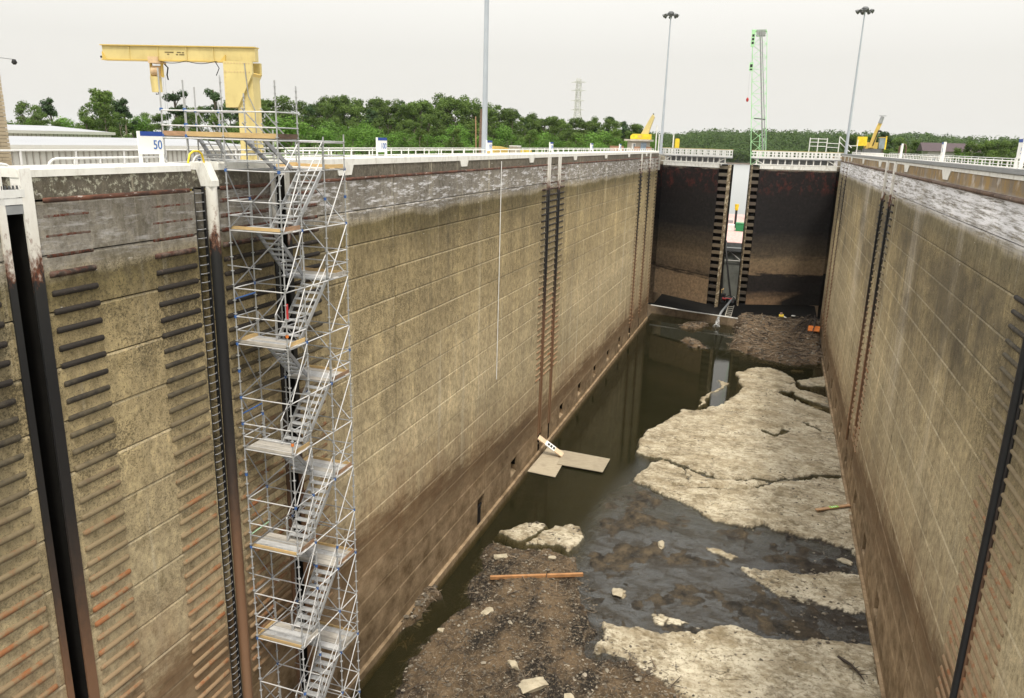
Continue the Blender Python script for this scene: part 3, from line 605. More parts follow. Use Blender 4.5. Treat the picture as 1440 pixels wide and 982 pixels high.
# rubble, sticks, stones
def floor_z(x, y):
    j = int(np.clip(round((x - gx[0]) / .11), 0, nx - 1)); i = int(np.clip(np.searchsorted(gy, y), 0, ny - 1)); return h[i, j] + WZ
_sv = [Vector(v) for v in [(1, 0, 0), (-1, 0, 0), (0, 1, 0), (0, -1, 0), (0, 0, 1), (0, 0, -1), (.6, .6, .5), (-.6, .6, .5), (.6, -.6, .5), (-.6, -.6, .5)]]
def stone(mb, x, y, z, s, rnd):
    q = []
    a = rnd.uniform(0, 6.28); ca, sa = math.cos(a), math.sin(a); fx, fy, fz = rnd.uniform(.7, 1.3), rnd.uniform(.5, 1), rnd.uniform(.35, .75)
    for v in _sv:
        k = s * rnd.uniform(.75, 1.15); vx, vy, vz = v.x * k * fx, v.y * k * fy, v.z * k * fz
        q.append((x + vx * ca - vy * sa, y + vx * sa + vy * ca, z + vz))
    mb.add(q, [(4, 6, 7), (4, 7, 9), (4, 9, 8), (4, 8, 6), (0, 2, 6), (2, 1, 7), (1, 3, 9), (3, 0, 8), (2, 7, 6), (1, 9, 7), (3, 8, 9), (0, 6, 8), (5, 2, 0), (5, 1, 2), (5, 3, 1), (5, 0, 3)])
n = NT('rubble_stone'); cc = n.noise(n.pos, 1.3, 4); c2 = n.vor(n.pos, 3.0)[1]
col = n.mix(n.mr(cc, .35, .65), (.06, .048, .036), (.22, .18, .13)); col = n.mix(.45, col, n.mix(n.math('POWER', n.sep(c2)[0], 3), (.03, .025, .02), (.55, .5, .4))); n.bump(n.noise(n.pos, 14, 4), .5, .03); RUBBLE = n.fin(col, .9)
PALER = plain('pale_rock', (.44, .385, .28), .9, 0, .25, 2, (.26, .21, .14), 1.5, .8, .5)
STICK = plain('driftwood', (.26, .20, .14), .9, 0, .5, 3); STICKD = plain('dark_driftwood', (.06, .045, .035), .9, 0, .5, 3)
rnd = random.Random(3)
def inside(name, x, y): return float(sdf(POLY[name], np.array([x]), np.array([y]))[0])
def scatter(name, cnt, fn, margin=-.3):
    P = POLY[name]; xs = [q[0] for q in P]; ys_ = [q[1] for q in P]; k = 0; t = 0
    while k < cnt and t < cnt * 12:
        t += 1; x, y = rnd.uniform(min(xs), max(xs)), rnd.uniform(min(ys_), max(ys_))
        if not (-18.3 < x < 8.1): continue
        if inside(name, x, y) > margin: fn(x, y, floor_z(x, y)); k += 1
rb = MB(); sk = MB(); skd = MB()
scatter('M1', 4200, lambda x, y, z: stone(rb, x, y, z + .01, rnd.choice([.03, .05, .05, .08, .11]), rnd))
scatter('M1', 70, lambda x, y, z: stone(rb, x, y, z + .02, rnd.uniform(.12, .24), rnd))
scatter('R5', 60, lambda x, y, z: stone(rb, x, y, z + .02, rnd.uniform(.06, .22), rnd))
scatter('H', 600, lambda x, y, z: stone(rb, x, y, z + .02, rnd.uniform(.08, .28), rnd)); scatter('I1', 70, lambda x, y, z: stone(rb, x, y, z, rnd.uniform(.1, .3), rnd)); scatter('I2', 80, lambda x, y, z: stone(rb, x, y, z, rnd.uniform(.1, .3), rnd))
scatter('R4', 40, lambda x, y, z: stone(rb, x, y, z, rnd.uniform(.06, .2), rnd))
scatter('CH', 30, lambda x, y, z: stone(rb, x, y, z, rnd.uniform(.06, .2), rnd)); scatter('CH2', 40, lambda x, y, z: stone(rb, x, y, z, rnd.uniform(.06, .2), rnd))
for nm_, cnt_ in (('R1', 260), ('R1b', 220), ('R2', 120), ('R3', 300)):
    scatter(nm_, cnt_, lambda x, y, z: stone(rb, x, y, z + .0, rnd.choice([.03, .04, .05, .07, .12]), rnd) if z > FZ - .02 else None, -.5)
def stick(mb, x, y, z, L, r, flat=True):
    a = rnd.uniform(0, 6.28); e = rnd.uniform(-.05, .25); d = Vector((math.cos(a), math.sin(a), e)) * L / 2; c = Vector((x, y, z + r + abs(d.z) * .7)); k = Vector((rnd.uniform(-.1, .1), rnd.uniform(-.1, .1), rnd.uniform(0, .08))) * L
    mb.tube([c - d, c + k, c + d], [r, r * .9, r * .5], 5)
scatter('H', 900, lambda x, y, z: stick(rnd.choice([sk, sk, skd]), x, y, z, rnd.uniform(.5, 2.2), rnd.uniform(.02, .06)))
for nm in ('I1', 'I2'): scatter(nm, 70, lambda x, y, z: stick(rnd.choice([sk, sk, skd]), x, y, z, rnd.uniform(.4, 1.8), rnd.uniform(.02, .06)))
scatter('M1', 1500, lambda x, y, z: stick(rnd.choice([sk, skd, skd, skd]), x, y, z, rnd.uniform(.1, .6), rnd.uniform(.006, .02)))
scatter('M1', 60, lambda x, y, z: stick(rnd.choice([sk, skd]), x, y, z, rnd.uniform(.5, 1.3), rnd.uniform(.015, .035)))
scatter('R5', 26, lambda x, y, z: stick(sk, x, y, z, rnd.uniform(.4, 1.2), rnd.uniform(.015, .035)))
tag(rb.make('rubble', RUBBLE), kind='stuff', label='loose stones and gravel over the muddy chamber floor'); tag(sk.make('driftwood_debris', STICK), kind='stuff', label='pale sticks scattered over the debris heaps'); tag(skd.make('dark_driftwood_debris', STICKD), kind='stuff', label='dark wet sticks scattered over the debris heaps')
def rock(x, y, s, label, sq=(1, 1, .6), emb=.2):
    b = bmesh.new(); bmesh.ops.create_icosphere(b, subdivisions=2, radius=1)
    o = Vector((rnd.uniform(0, 50), rnd.uniform(0, 50), 0))
    from mathutils import noise as mn
    for v in b.verts:
        k = 1 + .55 * (mn.noise(v.co * 1.1 + o)) + .3 * mn.noise(v.co * 2.6 + o)
        v.co = Vector((max(-.75, min(.8, v.co.x)), max(-.7, min(.75, v.co.y)), min(.62, v.co.z)))
        v.co = Vector((v.co.x * sq[0], v.co.y * sq[1], v.co.z * sq[2])) * k * s
    me = bpy.data.meshes.new('rock'); b.to_mesh(me); b.free(); o = obj('rock', me, None, PALER); o.location = (x, y, floor_z(x, y) + s * sq[2] * (.5 - emb)); o.rotation_euler.z = rnd.uniform(0, 3)
    return tag(o, label, 'rock')
rock(-10.9, 34.5, .34, 'pale rounded rock lying alone on the dark mud nearest the camera', (1.1, .8, .75))
rock(-15.4, 45.2, .42, 'flat pale stone on the mud left of the orange timber', (1.3, .8, .3)); rock(-14.0, 38.9, .4, 'flat pale slab on dark mud in front of the timber', (1.3, .8, .3))
rock(-12.0, 46.2, .26, 'small white rock just behind the long orange timber', (1.2, .9, .7)); rock(-16.0, 36.4, .2, 'small whitish rock on mud near the left water channel', (1.2, 1, .8))
rock(-7.0, 44.2, .5, 'pale flat rock island in the shallow water beside the mud', (1.2, .9, .25)); rock(-5.3, 51.5, .45, 'small pale rock tip rising from the middle of the stream', (1.3, .7, .35))
rock(-9.4, 33.4, .7, 'broad pale rock half buried in gravel at the bottom edge', (1.5, .8, .35), .25); rock(-7.3, 33.0, .35, 'low pale rock beside the broad half buried one', (1.3, .8, .4))
rock(6.6, 89.8, .8, 'pale boulder in the wet gap by the right wall', (1.3, .9, .5)); rock(4.9, 105.2, .7, 'pale block at the near foot of the far debris heap', (1.5, .6, .5)); rock(7.3, 54.0, .42, 'pale lump in the dark channel near the right wall', (1.4, .8, .4))

# loose boards, timber and pipes on the floor
T = thing('wooden_beam', 'long orange-brown squared timber lying on the mud', 'timber', (-12.2, 43.5, FZ))
za = floor_z(-15.0, 42.2) + .12; zb_ = floor_z(-9.6, 44.8) + .14; zc_ = max(za, zb_, floor_z(-12.3, 43.5) + .14)
MB().bar((-15.07, 42.18, zc_), (-9.5, 44.85, zc_ - .05), .2, .2).make('beam', plain('orange_timber', (.42, .21, .085), .8, 0, .25, 3, (.2, .1, .05), 1.5, .5), T)
MB().bar((-11.7, 43.65, zc_ - .12), (-11.65, 43.8, zc_ + .35), .04, .04).make('stake', STICKD, T)
T = thing('timber_plank', 'short tan plank with a bright green label lying by the right wall', 'plank', (7, 62, FZ)); zq = FZ + .42
MB().bar((5.6, 61.1, zq - .02), (8.2, 62.9, zq + .05), .3, .1).make('plank', WOODB if False else plain('tan_plank', (.50, .30, .16), .8, 0, .2, 3), T)
LBL = plain('green_label', (.30, .62, .05), .6); MB().bar((6.65, 61.83, zq + .012), (7.3, 62.28, zq + .027), .304, .108).make('label_band', LBL, T)
for k in range(3): MB().bar((6.78 + .15 * k, 61.92 + .103 * k, zq + .07), (6.84 + .15 * k, 61.96 + .103 * k, zq + .072), .16, .012).make('label_mark', SIGNW, T)
T = thing('plywood_sheet', 'muddy plywood sheet lying in the water against the left wall', 'board', (-17, 62.8, FZ)); MB().prism([(-18.2, 60.05, FZ + .14), (-18.1, 66.1, FZ + .14), (-15.85, 65.7, FZ + .14), (-15.6, 59.8, FZ + .14)], (0, 0, -.06), (0, 0, 0)).make('sheet', PLY, T)
T = thing('plywood_sheet', 'muddy plywood sheet reaching out over the water beyond the first', 'board', (-14, 63.8, FZ)); MB().prism([(-16.4, 65.75, FZ + .205), (-11.95, 65.4, FZ + .205), (-11.95, 62.25, FZ + .205), (-16.2, 62.45, FZ + .205)], (0, 0, -.06), (0, 0, 0)).make('sheet', PLY, T)
T = thing('leaning_board', 'pale board with three black squares leaning from a wall port onto the plywood', 'board', (-16.3, 63.5, FZ))
A_, B_ = Vector((-18.45, 64.0, -25.22)), Vector((-16.15, 64.3, FZ + .30)); dd = B_ - A_
MB().bar(A_, B_, .62, .09, (.75, -.2, .66)).make('board', plain('pale_board', (.66, .50, .34), .8, 0, .15, 3), T)
MB().bar(A_ + dd * .30, A_ + dd * .68, .624, .104, (.75, -.2, .66)).make('white_band', SIGNW, T)
for k in range(3):
    c = A_ + dd * (.38 + .105 * k); MB().bar(c, c + dd * .075, .34, .118, (.75, -.2, .66)).make('black_square', BLACK, T)
T = tag(MB().tube([(-18.5, 130.2, -25.35), (-12, 128.4, -25.5), (-4, 126.6, -25.55), (2.0, 125.2, -25.5)], .10, 8).make('white_pipe', WHITEM), 'thin white pipe running across the sill in front of the gates', 'pipe')
T = thing('dead_branch', 'dark dead branch lying on the rock by the right wall', 'branch', (6.8, 41, FZ)); zz = floor_z(6.8, 41) + .06
MB().tube([(6.1, 42.1, zz), (6.7, 41.4, zz + .12), (7.1, 40.9, zz + .05), (7.3, 40.2, zz + .1)], [.09, .08, .06, .02], 6).make('limb', STICKD, T)
for a in range(4): MB().tube([(6.75 + .1 * a, 41.3 - .2 * a, zz + .1), (6.9 + .25 * a, 41.6 - .3 * a, zz + .25)], [.03, .01], 5).make('twig', STICKD, T)
T = thing('brush_pile', 'pile of dark branches and roots on the heap by the right wall', 'branches', (6.5, 120, FZ))
for k in range(14):
    x0, y0 = rnd.uniform(6.0, 8.0), rnd.uniform(122, 125.5); x1, y1 = x0 - rnd.uniform(.6, 2.6), y0 - rnd.uniform(3, 9); z0, z1 = floor_z(x0, y0) + .9, floor_z(x1, y1) + .1
    MB().tube([(x0, y0, z0), ((x0 + x1) / 2 + rnd.uniform(-.3, .3), (y0 + y1) / 2, (z0 + z1) / 2 + rnd.uniform(0, .5)), (x1, y1, z1)], [.08, .07, .02], 5).make('branch', STICKD, T)
zz = floor_z(7.4, 119.5)
b = MB().box(-1.0, 1.0, -.55, .55, 0, .42); 
T = thing('orange_mat', 'crumpled orange plastic mat lying on the heap at the right wall', 'mat', (7.1, 119.3, zz))
MB().add([(6.3, 118.8, zz + .25), (7.9, 118.6, zz + .3), (8.0, 120.0, zz + .75), (6.4, 120.2, zz + .7), (7.1, 119.4, zz + .62), (6.3, 118.8, zz + .15), (7.9, 118.6, zz + .2), (8.0, 120.0, zz + .65), (6.4, 120.2, zz + .6)], [(0, 1, 4), (1, 2, 4), (2, 3, 4), (3, 0, 4), (0, 5, 6, 1), (1, 6, 7, 2), (2, 7, 8, 3), (3, 8, 5, 0), (5, 8, 7, 6)]).make('sheet', ORANGE, T)
zz = floor_z(2.6, 126.2)
T = thing('yellow_pump', 'small yellow pump with a pale pipe stub under the right gate', 'pump', (2.6, 126, zz)); MB().tube([(2.2, 126, zz + .25), (2.9, 126, zz + .3)], .33, 10).make('body', YELB, T); MB().tube([(2.9, 126, zz + .25), (3.3, 125.8, zz + .1)], .14, 8).make('pipe_stub', WHITEM, T); MB().tube([(2.5, 126, zz + .5), (2.5, 126, zz + .85)], .18, 8).make('motor', PINK, T)
zz = floor_z(4.3, 125.4)
T = thing('black_bucket', 'small black bucket with a white lid right of the yellow pump', 'bucket', (4.3, 125.4, zz)); MB().tube([(4.3, 125.4, zz - .05), (4.3, 125.4, zz + .45)], [.24, .3], 10).make('bucket_body', BLACK, T); MB().tube([(4.3, 125.4, zz + .45), (4.3, 125.4, zz + .55)], .31, 10).make('lid', WHITEM, T)

# ------------------------------------------------------------------ mitre gates, sill, river side
def gate_mat(name, right=False):
    n = NT(name); p = n.pos; x, y, z = n.sep(p)
    q = n.noise(n.scale(p, (.25, .25, 2.2)), 1.2, 6, .65); zz = n.add(z, n.mr(q, .3, .7, -.45, .45)); u = lambda v: (v + 25) / 25
    blk, tan, dk = (.011, .010, .010), (.15, .105, .066), (.045, .036, .026)
    if right: st = [(-25, (.14, .082, .045)), (-22.6, (.17, .112, .068)), (-21.4, (.06, .042, .03)), (-20.9, (.016, .013, .013)), (-18.5, (.017, .014, .013)), (-18.25, (.17, .12, .074)), (-16.2, (.16, .118, .073)), (-15.2, (.07, .054, .038)), (-13.5, (.04, .033, .026)), (-11.5, (.014, .013, .014)), (-2.4, (.012, .009, .009)), (-2.0, (.26, .23, .18)), (0, (.4, .37, .3))]
    else: st = [(-25, (.27, .19, .12)), (-19.4, (.25, .178, .112)), (-18.8, (.02, .016, .013)), (-18.3, (.12, .088, .058)), (-16, (.15, .11, .07)), (-14.5, (.08, .06, .04)), (-12.5, (.045, .036, .027)), (-11, (.016, .015, .015)), (-2.4, (.012, .008, .008)), (-2.0, (.26, .23, .18)), (0, (.4, .37, .3))]
    col = n.ramp(n.math('DIVIDE', n.add(zz, 25), 25), [(u(a), c) for a, c in st])
    r = n.mul(n.mr(n.noise(n.scale(p, (1, 1, .7)), 1.1, 5, .7), .52, .64), n.mul(n.mr(z, -6.2, -5.0), n.mr(z, -1.9, -2.6))); col = n.mix(n.mul(r, .65), col, (.095, .021, .015))
    w_ = n.mul(n.mr(n.noise(n.scale(p, (1, 1, 3)), 4, 4, .6), .70, .74), n.mr(z, -15, -7)); col = n.mix(n.mul(w_, .5), col, (.3, .27, .22))
    if right:   # black bitumen corner low down beside the quoin
        m = n.mul(n.mr(n.add(n.mul(n.math('SUBTRACT', x, 2.2), -.45), z), -22.4, -22.9, 0, 1), n.mr(x, 1.2, 2.6)); col = n.mix(m, col, (.016, .014, .013))
    mt = n.noise(p, 2.2, 6, .7); col = n.mix(1, col, n.ramp(mt, [(.3, (.6, .6, .6)), (.5, (1, 1, 1)), (.7, (1.5, 1.45, 1.4))]), 'MULTIPLY')
    n.bump(mt, .3, .03); return n.fin(col, .75, spec=.25)
GATE_L = gate_mat('gate_skin_left'); GATE_R = gate_mat('gate_skin_right', True)
def gate_leaf(label, hx, hy, mx_, my_, ex, ey, m, sgn):
    """leaf from hinge (hx,hy) to the mitre end of the skin (mx,my) and of the girder ends (ex,ey)"""
    T = thing('lock_gate', label, 'lock gate', (hx, hy, -23.3))
    a = Vector((hx, hy, 0)); b = Vector((mx_, my_, 0)); e = Vector((ex, ey, 0)); d = (b - a); L = d.length; d.normalize()
    nrm = Vector((d.y, -d.x, 0)); nrm = nrm if nrm.y < 0 else -nrm        # towards the camera
    up = Vector((0, 0, 1)); P = lambda s, t, z: a + d * s + nrm * t + up * z
    def blk(name, s0, s1, t0, t1, z0, z1, mm):
        q = [P(s0, t0, z0), P(s1, t0, z0), P(s1, t1, z0), P(s0, t1, z0), P(s0, t0, z1), P(s1, t0, z1), P(s1, t1, z1), P(s0, t1, z1)]
        return MB().add(q, [(0, 3, 2, 1), (4, 5, 6, 7), (0, 1, 5, 4), (1, 2, 6, 5), (2, 3, 7, 6), (3, 0, 4, 7)]).make(name, mm, T)
    blk('leaf_core', .02, L - .02, -1.3, -.05, -23.25, -2.1, DARK)
    zs = [-23.3, -21.6, -19.7, -17.8, -15.9, -14.0, -12.1, -10.2, -8.3, -6.4, -4.3, -2.12]
    for z0, z1 in zip(zs, zs[1:]): blk('skin_plate', 0, L, -.05, random.uniform(-.008, .008), z0 + .008, z1 - .008, m)
    blk('top_girder', .1, L + .05, -.4, .06, -2.1, -1.52, STEELW)
    blk('top_flange', -.6, L + .9, -.55, .10, -1.5, -1.34, STEELW)
    # mitre end: stacked girder ends with dark bays between them
    Le = (e - b).length; de = (e - b).normalized(); Q = lambda s, t, z: b + de * s + nrm * t + up * z
    def eb(name, s0, s1, t0, t1, z0, z1, mm):
        q = [Q(s0, t0, z0), Q(s1, t0, z0), Q(s1, t1, z0), Q(s0, t1, z0), Q(s0, t0, z1), Q(s1, t0, z1), Q(s1, t1, z1), Q(s0, t1, z1)]
        return MB().add(q, [(0, 3, 2, 1), (4, 5, 6, 7), (0, 1, 5, 4), (1, 2, 6, 5), (2, 3, 7, 6), (3, 0, 4, 7)]).make(name, mm, T)
    eb('end_web', .02, Le - .08, -1.3, -.55, -23.3, -1.55, DARK)
    for k in range(20):
        z1 = -1.75 - 1.08 * k; eb('girder_end', .03, Le - .1, -.56, -.05, z1 - .48, z1, GMUD)
    eb('mitre_strip', Le - .08, Le + .05, -.6, .02, -23.6, -1.55, MITRE)
    # walkway on top
    blk('walkway_deck', -.8, L + Le, -1.1, .15, -.62, -.48, GREYM)
    nrml = nrm
    for k in range(12):
        s = .5 + (L + Le - 1) * k / 11; blk('support_post', s - .07, s + .07, -.12, .02, -1.34, -.62, STEELW)
    blk('back_plate', .2, L, -1.1, -1.0, -1.34, -.62, GREYM)
    for s0, s1 in ((.3, 1.6), (L - .4, L + 1.0)):
        MB().bar(P(s0, .0, -1.3), P(s1, .0, -.66), .1, .1).make('support_brace', STEELW, T)
    for t in (.12, -1.05):
        w = WHITEM
        blk('top_rail', -.8, L + Le, t - .04, t + .04, .60, .66, YELP); blk('mid_rail', -.8, L + Le, t - .02, t + .02, .04, .16, w); blk('upper_band', -.8, L + Le, t - .02, t + .02, .42, .598, w); blk('kick_plate', -.8, L + Le, t - .02, t + .02, -.48, -.24, w)
        k = 0; s = -.75
        while s < L + Le:
            blk('railing_post', s, s + (.30 if k % 2 else .12), t - .025, t + .025, -.24, .60, w); s += .62; k += 1
    return T
n = NT('girder_mud'); p = n.pos; x, y, z = n.sep(p); q = n.noise(p, 1.6, 6, .7)
col = n.ramp(n.mr(n.add(z, n.mr(q, .3, .7, -1, 1)), -24, -1), [(0, (.05, .04, .03)), (.22, (.06, .046, .033)), (.4, (.15, .115, .075)), (.6, (.10, .08, .056)), (.8, (.075, .055, .045)), (1, (.16, .14, .1))]); n.bump(q, .3, .03); GMUD = n.fin(col, .8)
n = NT('mitre_strip'); p = n.pos; q = n.noise(n.scale(p, (1, 1, 1)), 2.4, 3, .6); MITRE = n.fin(n.mix(n.mr(q, .5, .6), (.16, .12, .07), (.44, .38, .28)), .8)
for nm, x0, x1, mm in (('pier_shade_facing', XL - 2.0, XL, GATE_L), ('pier_shade_facing', XR, XR + 2.0, GATE_R)): slab(nm, x0, x1, 133.9, 133.995, -27, -.5, mm, LW if x0 < 0 else RW)  # added gate-coloured facings paint the recess shade onto the pier fronts
gate_leaf('left lock gate leaf, dark above and plain tan mud below', -18.42, 131.45, -8.98, 124.8, -7.55, 124.35, GATE_L, 1)
gate_leaf('right lock gate leaf, dark with a black band low down', 8.2, 131.8, -3.07, 127.25, -4.2, 127.1, GATE_R, -1)
# sill the leaves close against
n_ = MB().prism([(-19.5, 132.2, 0), (-9.3, 129.0, 0), (-5.6, 127.6, 0), (-1, 128.2, 0), (9.4, 131.4, 0), (9.4, 145, 0), (-19.5, 145, 0)], (0, 0, -28), (0, 0, -25.75))
struct(MB().prism([(-19.4, 132.45, 0), (-9.25, 129.25, 0), (-5.6, 127.85, 0), (-1.05, 128.45, 0), (9.3, 131.65, 0), (9.3, 144.2, 0), (-19.4, 144.2, 0)], (0, 0, -25.749), (0, 0, -25.72)).make('sill_shade', DARK))  # near-black sheet paints the shade under the gate leaves
struct(n_.make('gate_sill', plain('sill_concrete', (.27, .20, .13), .85, 0, .3, 1.2, (.1, .08, .06), 1, .7)))

# temporary steel bulkhead closing the channel beyond the gates
T = thing('bulkhead', 'grey steel bulkhead closing the channel behind the open gates', 'bulkhead', (-5, 145, -27))
for k in range(5): slab('bulkhead_panel', -18.4, 8.2, 145 + .01 * (k % 2), 145.6, -27.5 + 2.1 * k, -27.5 + 2.1 * k + 2.08, BULK, T)
slab('top_walkway', -18.4, 8.2, 144.4, 146.4, -16.98, -16.7, GREYM, T)
slab('walkway_edge', -18.4, 8.2, 144.3, 144.39, -17.1, -16.5, DGREY, T)
for xx in (-16, -11.6, -7.2, -2.8, 1.6):
    rod('truss_brace', (xx, 144.7, -17.1), (xx + 2.2, 144.7, -18.8), .06, WHITEM, T); rod('truss_brace', (xx + .2, 144.7, -17.1), (xx - 2.0, 144.7, -18.8), .06, WHITEM, T)
rod('truss_chord', (-18, 144.7, -18.8), (8, 144.7, -18.8), .06, WHITEM, T)
# river and its banks
n = NT('river_water'); n.t.nodes.remove(n.b); p = n.pos
df = n.n('ShaderNodeBsdfDiffuse'); df.inputs[0].default_value = (.14, .16, .15, 1); gl = n.n('ShaderNodeBsdfGlossy'); gl.inputs['Roughness'].default_value = .28
fr = n.n('ShaderNodeFresnel'); fr.inputs[0].default_value = 1.33; bp = n.n('ShaderNodeBump'); n.l(n.noise(n.scale(p, (1, .6, 1)), .9, 4, .6), bp.inputs['Height']); bp.inputs['Strength'].default_value = .03; bp.inputs['Distance'].default_value = .1
n.l(bp.outputs[0], gl.inputs['Normal']); n.l(bp.outputs[0], fr.inputs['Normal']); ms = n.n('ShaderNodeMixShader'); n.l(fr.outputs[0], ms.inputs[0]); n.l(df.outputs[0], ms.inputs[1]); n.l(gl.outputs[0], ms.inputs[2]); n.l(ms.outputs[0], n.out.inputs[0])
struct(obj('river', MB().add([(-2500, 145.61, -17), (2500, 145.61, -17), (2500, 1020, -17), (-2500, 1020, -17)], [(0, 1, 2, 3)]).mesh('river', n.m)))
n = NT('ground'); p = n.pos; q = n.noise(p, .03, 6, .6); col = n.mix(n.mr(q, .4, .6), (.10, .13, .05), (.17, .16, .09)); GROUND = n.fin(col, .9)
G = MB(); zb = -19.0
for (x0, x1, y0, y1) in ((-7000, -24, -2000, 145.6), (12, 7000, -2000, 145.6), (-7000, 7000, 145.6, 9000), (-24, 12, -2000, 0)): G.add([(x0, y0, zb), (x1, y0, zb), (x1, y1, zb), (x0, y1, zb)], [(0, 1, 2, 3)])
struct(obj('ground', G.mesh('ground', GROUND)))
n = NT('grass_bank'); p = n.pos; q = n.noise(p, .06, 6, .65); col = n.mix(n.mr(q, .42, .58), (.07, .13, .03), (.13, .19, .05)); col = n.mix(n.mr(n.noise(p, .02, 4), .52, .6, 0, .9), col, (.36, .30, .25)); BANK = n.fin(col, .95)
struct(MB().prism([(-27.5, -300, 0), (-27.5, 150, 0), (-29, 230, 0), (-38, 380, 0), (-120, 520, 0), (-1500, 640, 0), (-1500, -300, 0)], (0, 0, -19.5), (0, 0, -5)).make('left_bank', BANK))
struct(MB().box(-84, -27.52, -60, 110, -5.3, -4.97).make('bounce_apron', DECK))  # grey slab added to cut the grass's green bounce onto the warehouse siding
struct(MB().prism([(15.3, -300, 0), (900, -300, 0), (900, 420, 0), (60, 420, 0), (24, 390, 0), (17, 240, 0), (15.3, 150, 0)], (0, 0, -19.5), (0, 0, -8)).make('right_bank', BANK))
# far bank: rolling terrain, with bluish hills beyond
def terrain(name, x0, x1, y0, y1, nx_, ny_, fn, m):
    X = np.linspace(x0, x1, nx_); Y_ = np.linspace(y0, y1, ny_); GX_, GY_ = np.meshgrid(X, Y_); Z = fn(GX_, GY_)
    id_ = np.arange(nx_ * ny_).reshape(ny_, nx_); me = bpy.data.meshes.new(name); me.from_pydata(np.stack([GX_, GY_, Z], -1).reshape(-1, 3).tolist(), [], np.stack([id_[:-1, :-1], id_[:-1, 1:], id_[1:, 1:], id_[1:, :-1]], -1).reshape(-1, 4).tolist())
    me.polygons.foreach_set('use_smooth', [True] * len(me.polygons)); return struct(obj(name, me, None, m))
def far_z(x, y): return -18 + 1.5 * sst(900, 908, y) + 16.5 * sst(905, 1000, y) + (fbm(x, y, .006, 3, 3) - .5) * 9 * sst(950, 1050, y) + 6 * sst(-140, -100, x) * sst(1000, 1080, y)
WOODS = plain('wooded_ground', (.055, .085, .03), .95, 0, .3, .05)
SHORE = plain('shore', (.24, .19, .16), .95, 0, .3, .05)
terrain('far_bank', -900, 1100, 898, 1500, 90, 50, far_z, WOODS)
struct(MB().prism([(-900, 900, 0), (1100, 900, 0), (1100, 911, 0), (-900, 911, 0)], (0, 0, -19), (0, 0, -15.8)).make('far_shore', SHORE))
def hill_z(x, y): return -18 + sst(2100, 2550, y) * (30 + 22 * np.exp(-((x - 360) / 75.) ** 2) + 14 * np.exp(-((x + 215) / 60.) ** 2) + 8 * fbm(x, y, .004, 3, 5))
terrain('distant_hills', -1800, 2600, 2100, 3200, 120, 24, hill_z, plain('distant_woods', (.05, .085, .035), .95, 0, .35, .02))

# work barge and pumping gear seen through the gap
T = thing('work_barge', 'work barge with a pinkish cluttered deck moored behind the bulkhead', 'barge', (-10, 175, -17))
slab('hull', -22, 6, 150, 215, -18.2, -16.25, DGREY, T); slab('deck_plate', -21.9, 5.9, 150.1, 214.9, -16.24, -16.15, PINK, T)
for k in range(9):
    bx_, by_ = random.uniform(-13, -6), random.uniform(158, 195); s = random.uniform(.25, .6); slab('deck_fitting', bx_ - s, bx_ + s, by_ - s, by_ + s, -16.15, -16.15 + s * 1.2, random.choice([WHITEM, YELB, PINK, GREYM, DGREY]), T)
T = thing('green_container', 'small green box container on the barge deck', 'container', (-7.0, 172, -16.1))
slab('box_body', -7.75, -5.6, 171, 173.5, -16.13, -14.6, GREENB, T); slab('box_lid', -7.8, -5.55, 170.95, 173.55, -14.59, -14.45, GREENB, T)
slab('white_tank', -9.3, -8.0, 171, 172.6, -16.13, -14.9, WHITEM, None); o = bpy.data.objects['white_tank']; tag(o, 'white square tank left of the green container', 'tank')
T = thing('spud_pole', 'black spud pole with a yellow cap standing on the barge', 'pole', (-8.3, 178, -16.1)); MB().tube([(-8.25, 178, -16.2), (-8.25, 178, -12.3)], .25, 8).make('pole', BLACK, T); MB().tube([(-8.25, 178, -12.3), (-8.25, 178, -11.0)], [.35, .45], 8).make('cap', YELB, T)
T = thing('deck_crane', 'small black and yellow deck crane arm at the left of the barge', 'crane', (-11.5, 166, -16.1))
slab('cab', -11.6, -10.9, 165.6, 166.6, -16.1, -14.7, YELB, T); MB().bar((-11.3, 166, -16), (-9.4, 163, -13.6), .3, .35).make('arm', BLACK, T); MB().bar((-9.4, 163, -13.6), (-9.3, 162, -15.4), .25, .3).make('arm_tip', BLACK, T)
H_ = [((-8.3, 150, -15.9), (-8.0, 146.2, -15.6), (-7.85, 144.2, -16.6), (-7.0, 143.5, -21), (-6.0, 142.5, -25.5)), ((-8.6, 150, -15.9), (-8.3, 146.3, -15.7), (-8.2, 144.2, -16.8), (-8.0, 143.3, -21), (-7.6, 142.5, -25.5))]
for pts, lb in zip(H_, ('black suction hose hanging to the red pump on its right', 'black suction hose hanging to the dark pump on its left')): tag(MB().tube(pts, .16, 8).make('suction_hose', BLACK), lb, 'hose')
T = thing('pump_set', 'dark pump set with red fittings on the sill between the gates', 'pump', (-6.5, 141, -25.75))
slab('engine', -8.1, -6.9, 140.4, 141.8, -25.6, -24.4, BLACK, T); MB().tube([(-7.4, 140.2, -25.1), (-5.6, 140.2, -25.2)], .28, 10).make('pump_casing', REDP, T); slab('skid', -8.3, -5.3, 140, 142, -25.76, -25.61, DGREY, T); MB().tube([(-5.6, 140.2, -25), (-5.3, 140.1, -24.7)], .26, 8).make('valve', WHITEM, T)
MB().tube([(-7.5, 141, -24.4), (-7.5, 141, -23.6)], .09, 6).make('exhaust', DGREY, T)
for k in range(16):
    cx, cy_, s = random.uniform(-8.6, -4.9), random.uniform(139.2, 141.5), random.uniform(.1, .3); slab('pump_fitting', cx - s, cx + s, cy_ - s, cy_ + s, -25.7, -25.6 + s * random.uniform(1.5, 4), random.choice([BLACK, BLACK, DGREY, REDP, WHITEM, WOODD]), T)
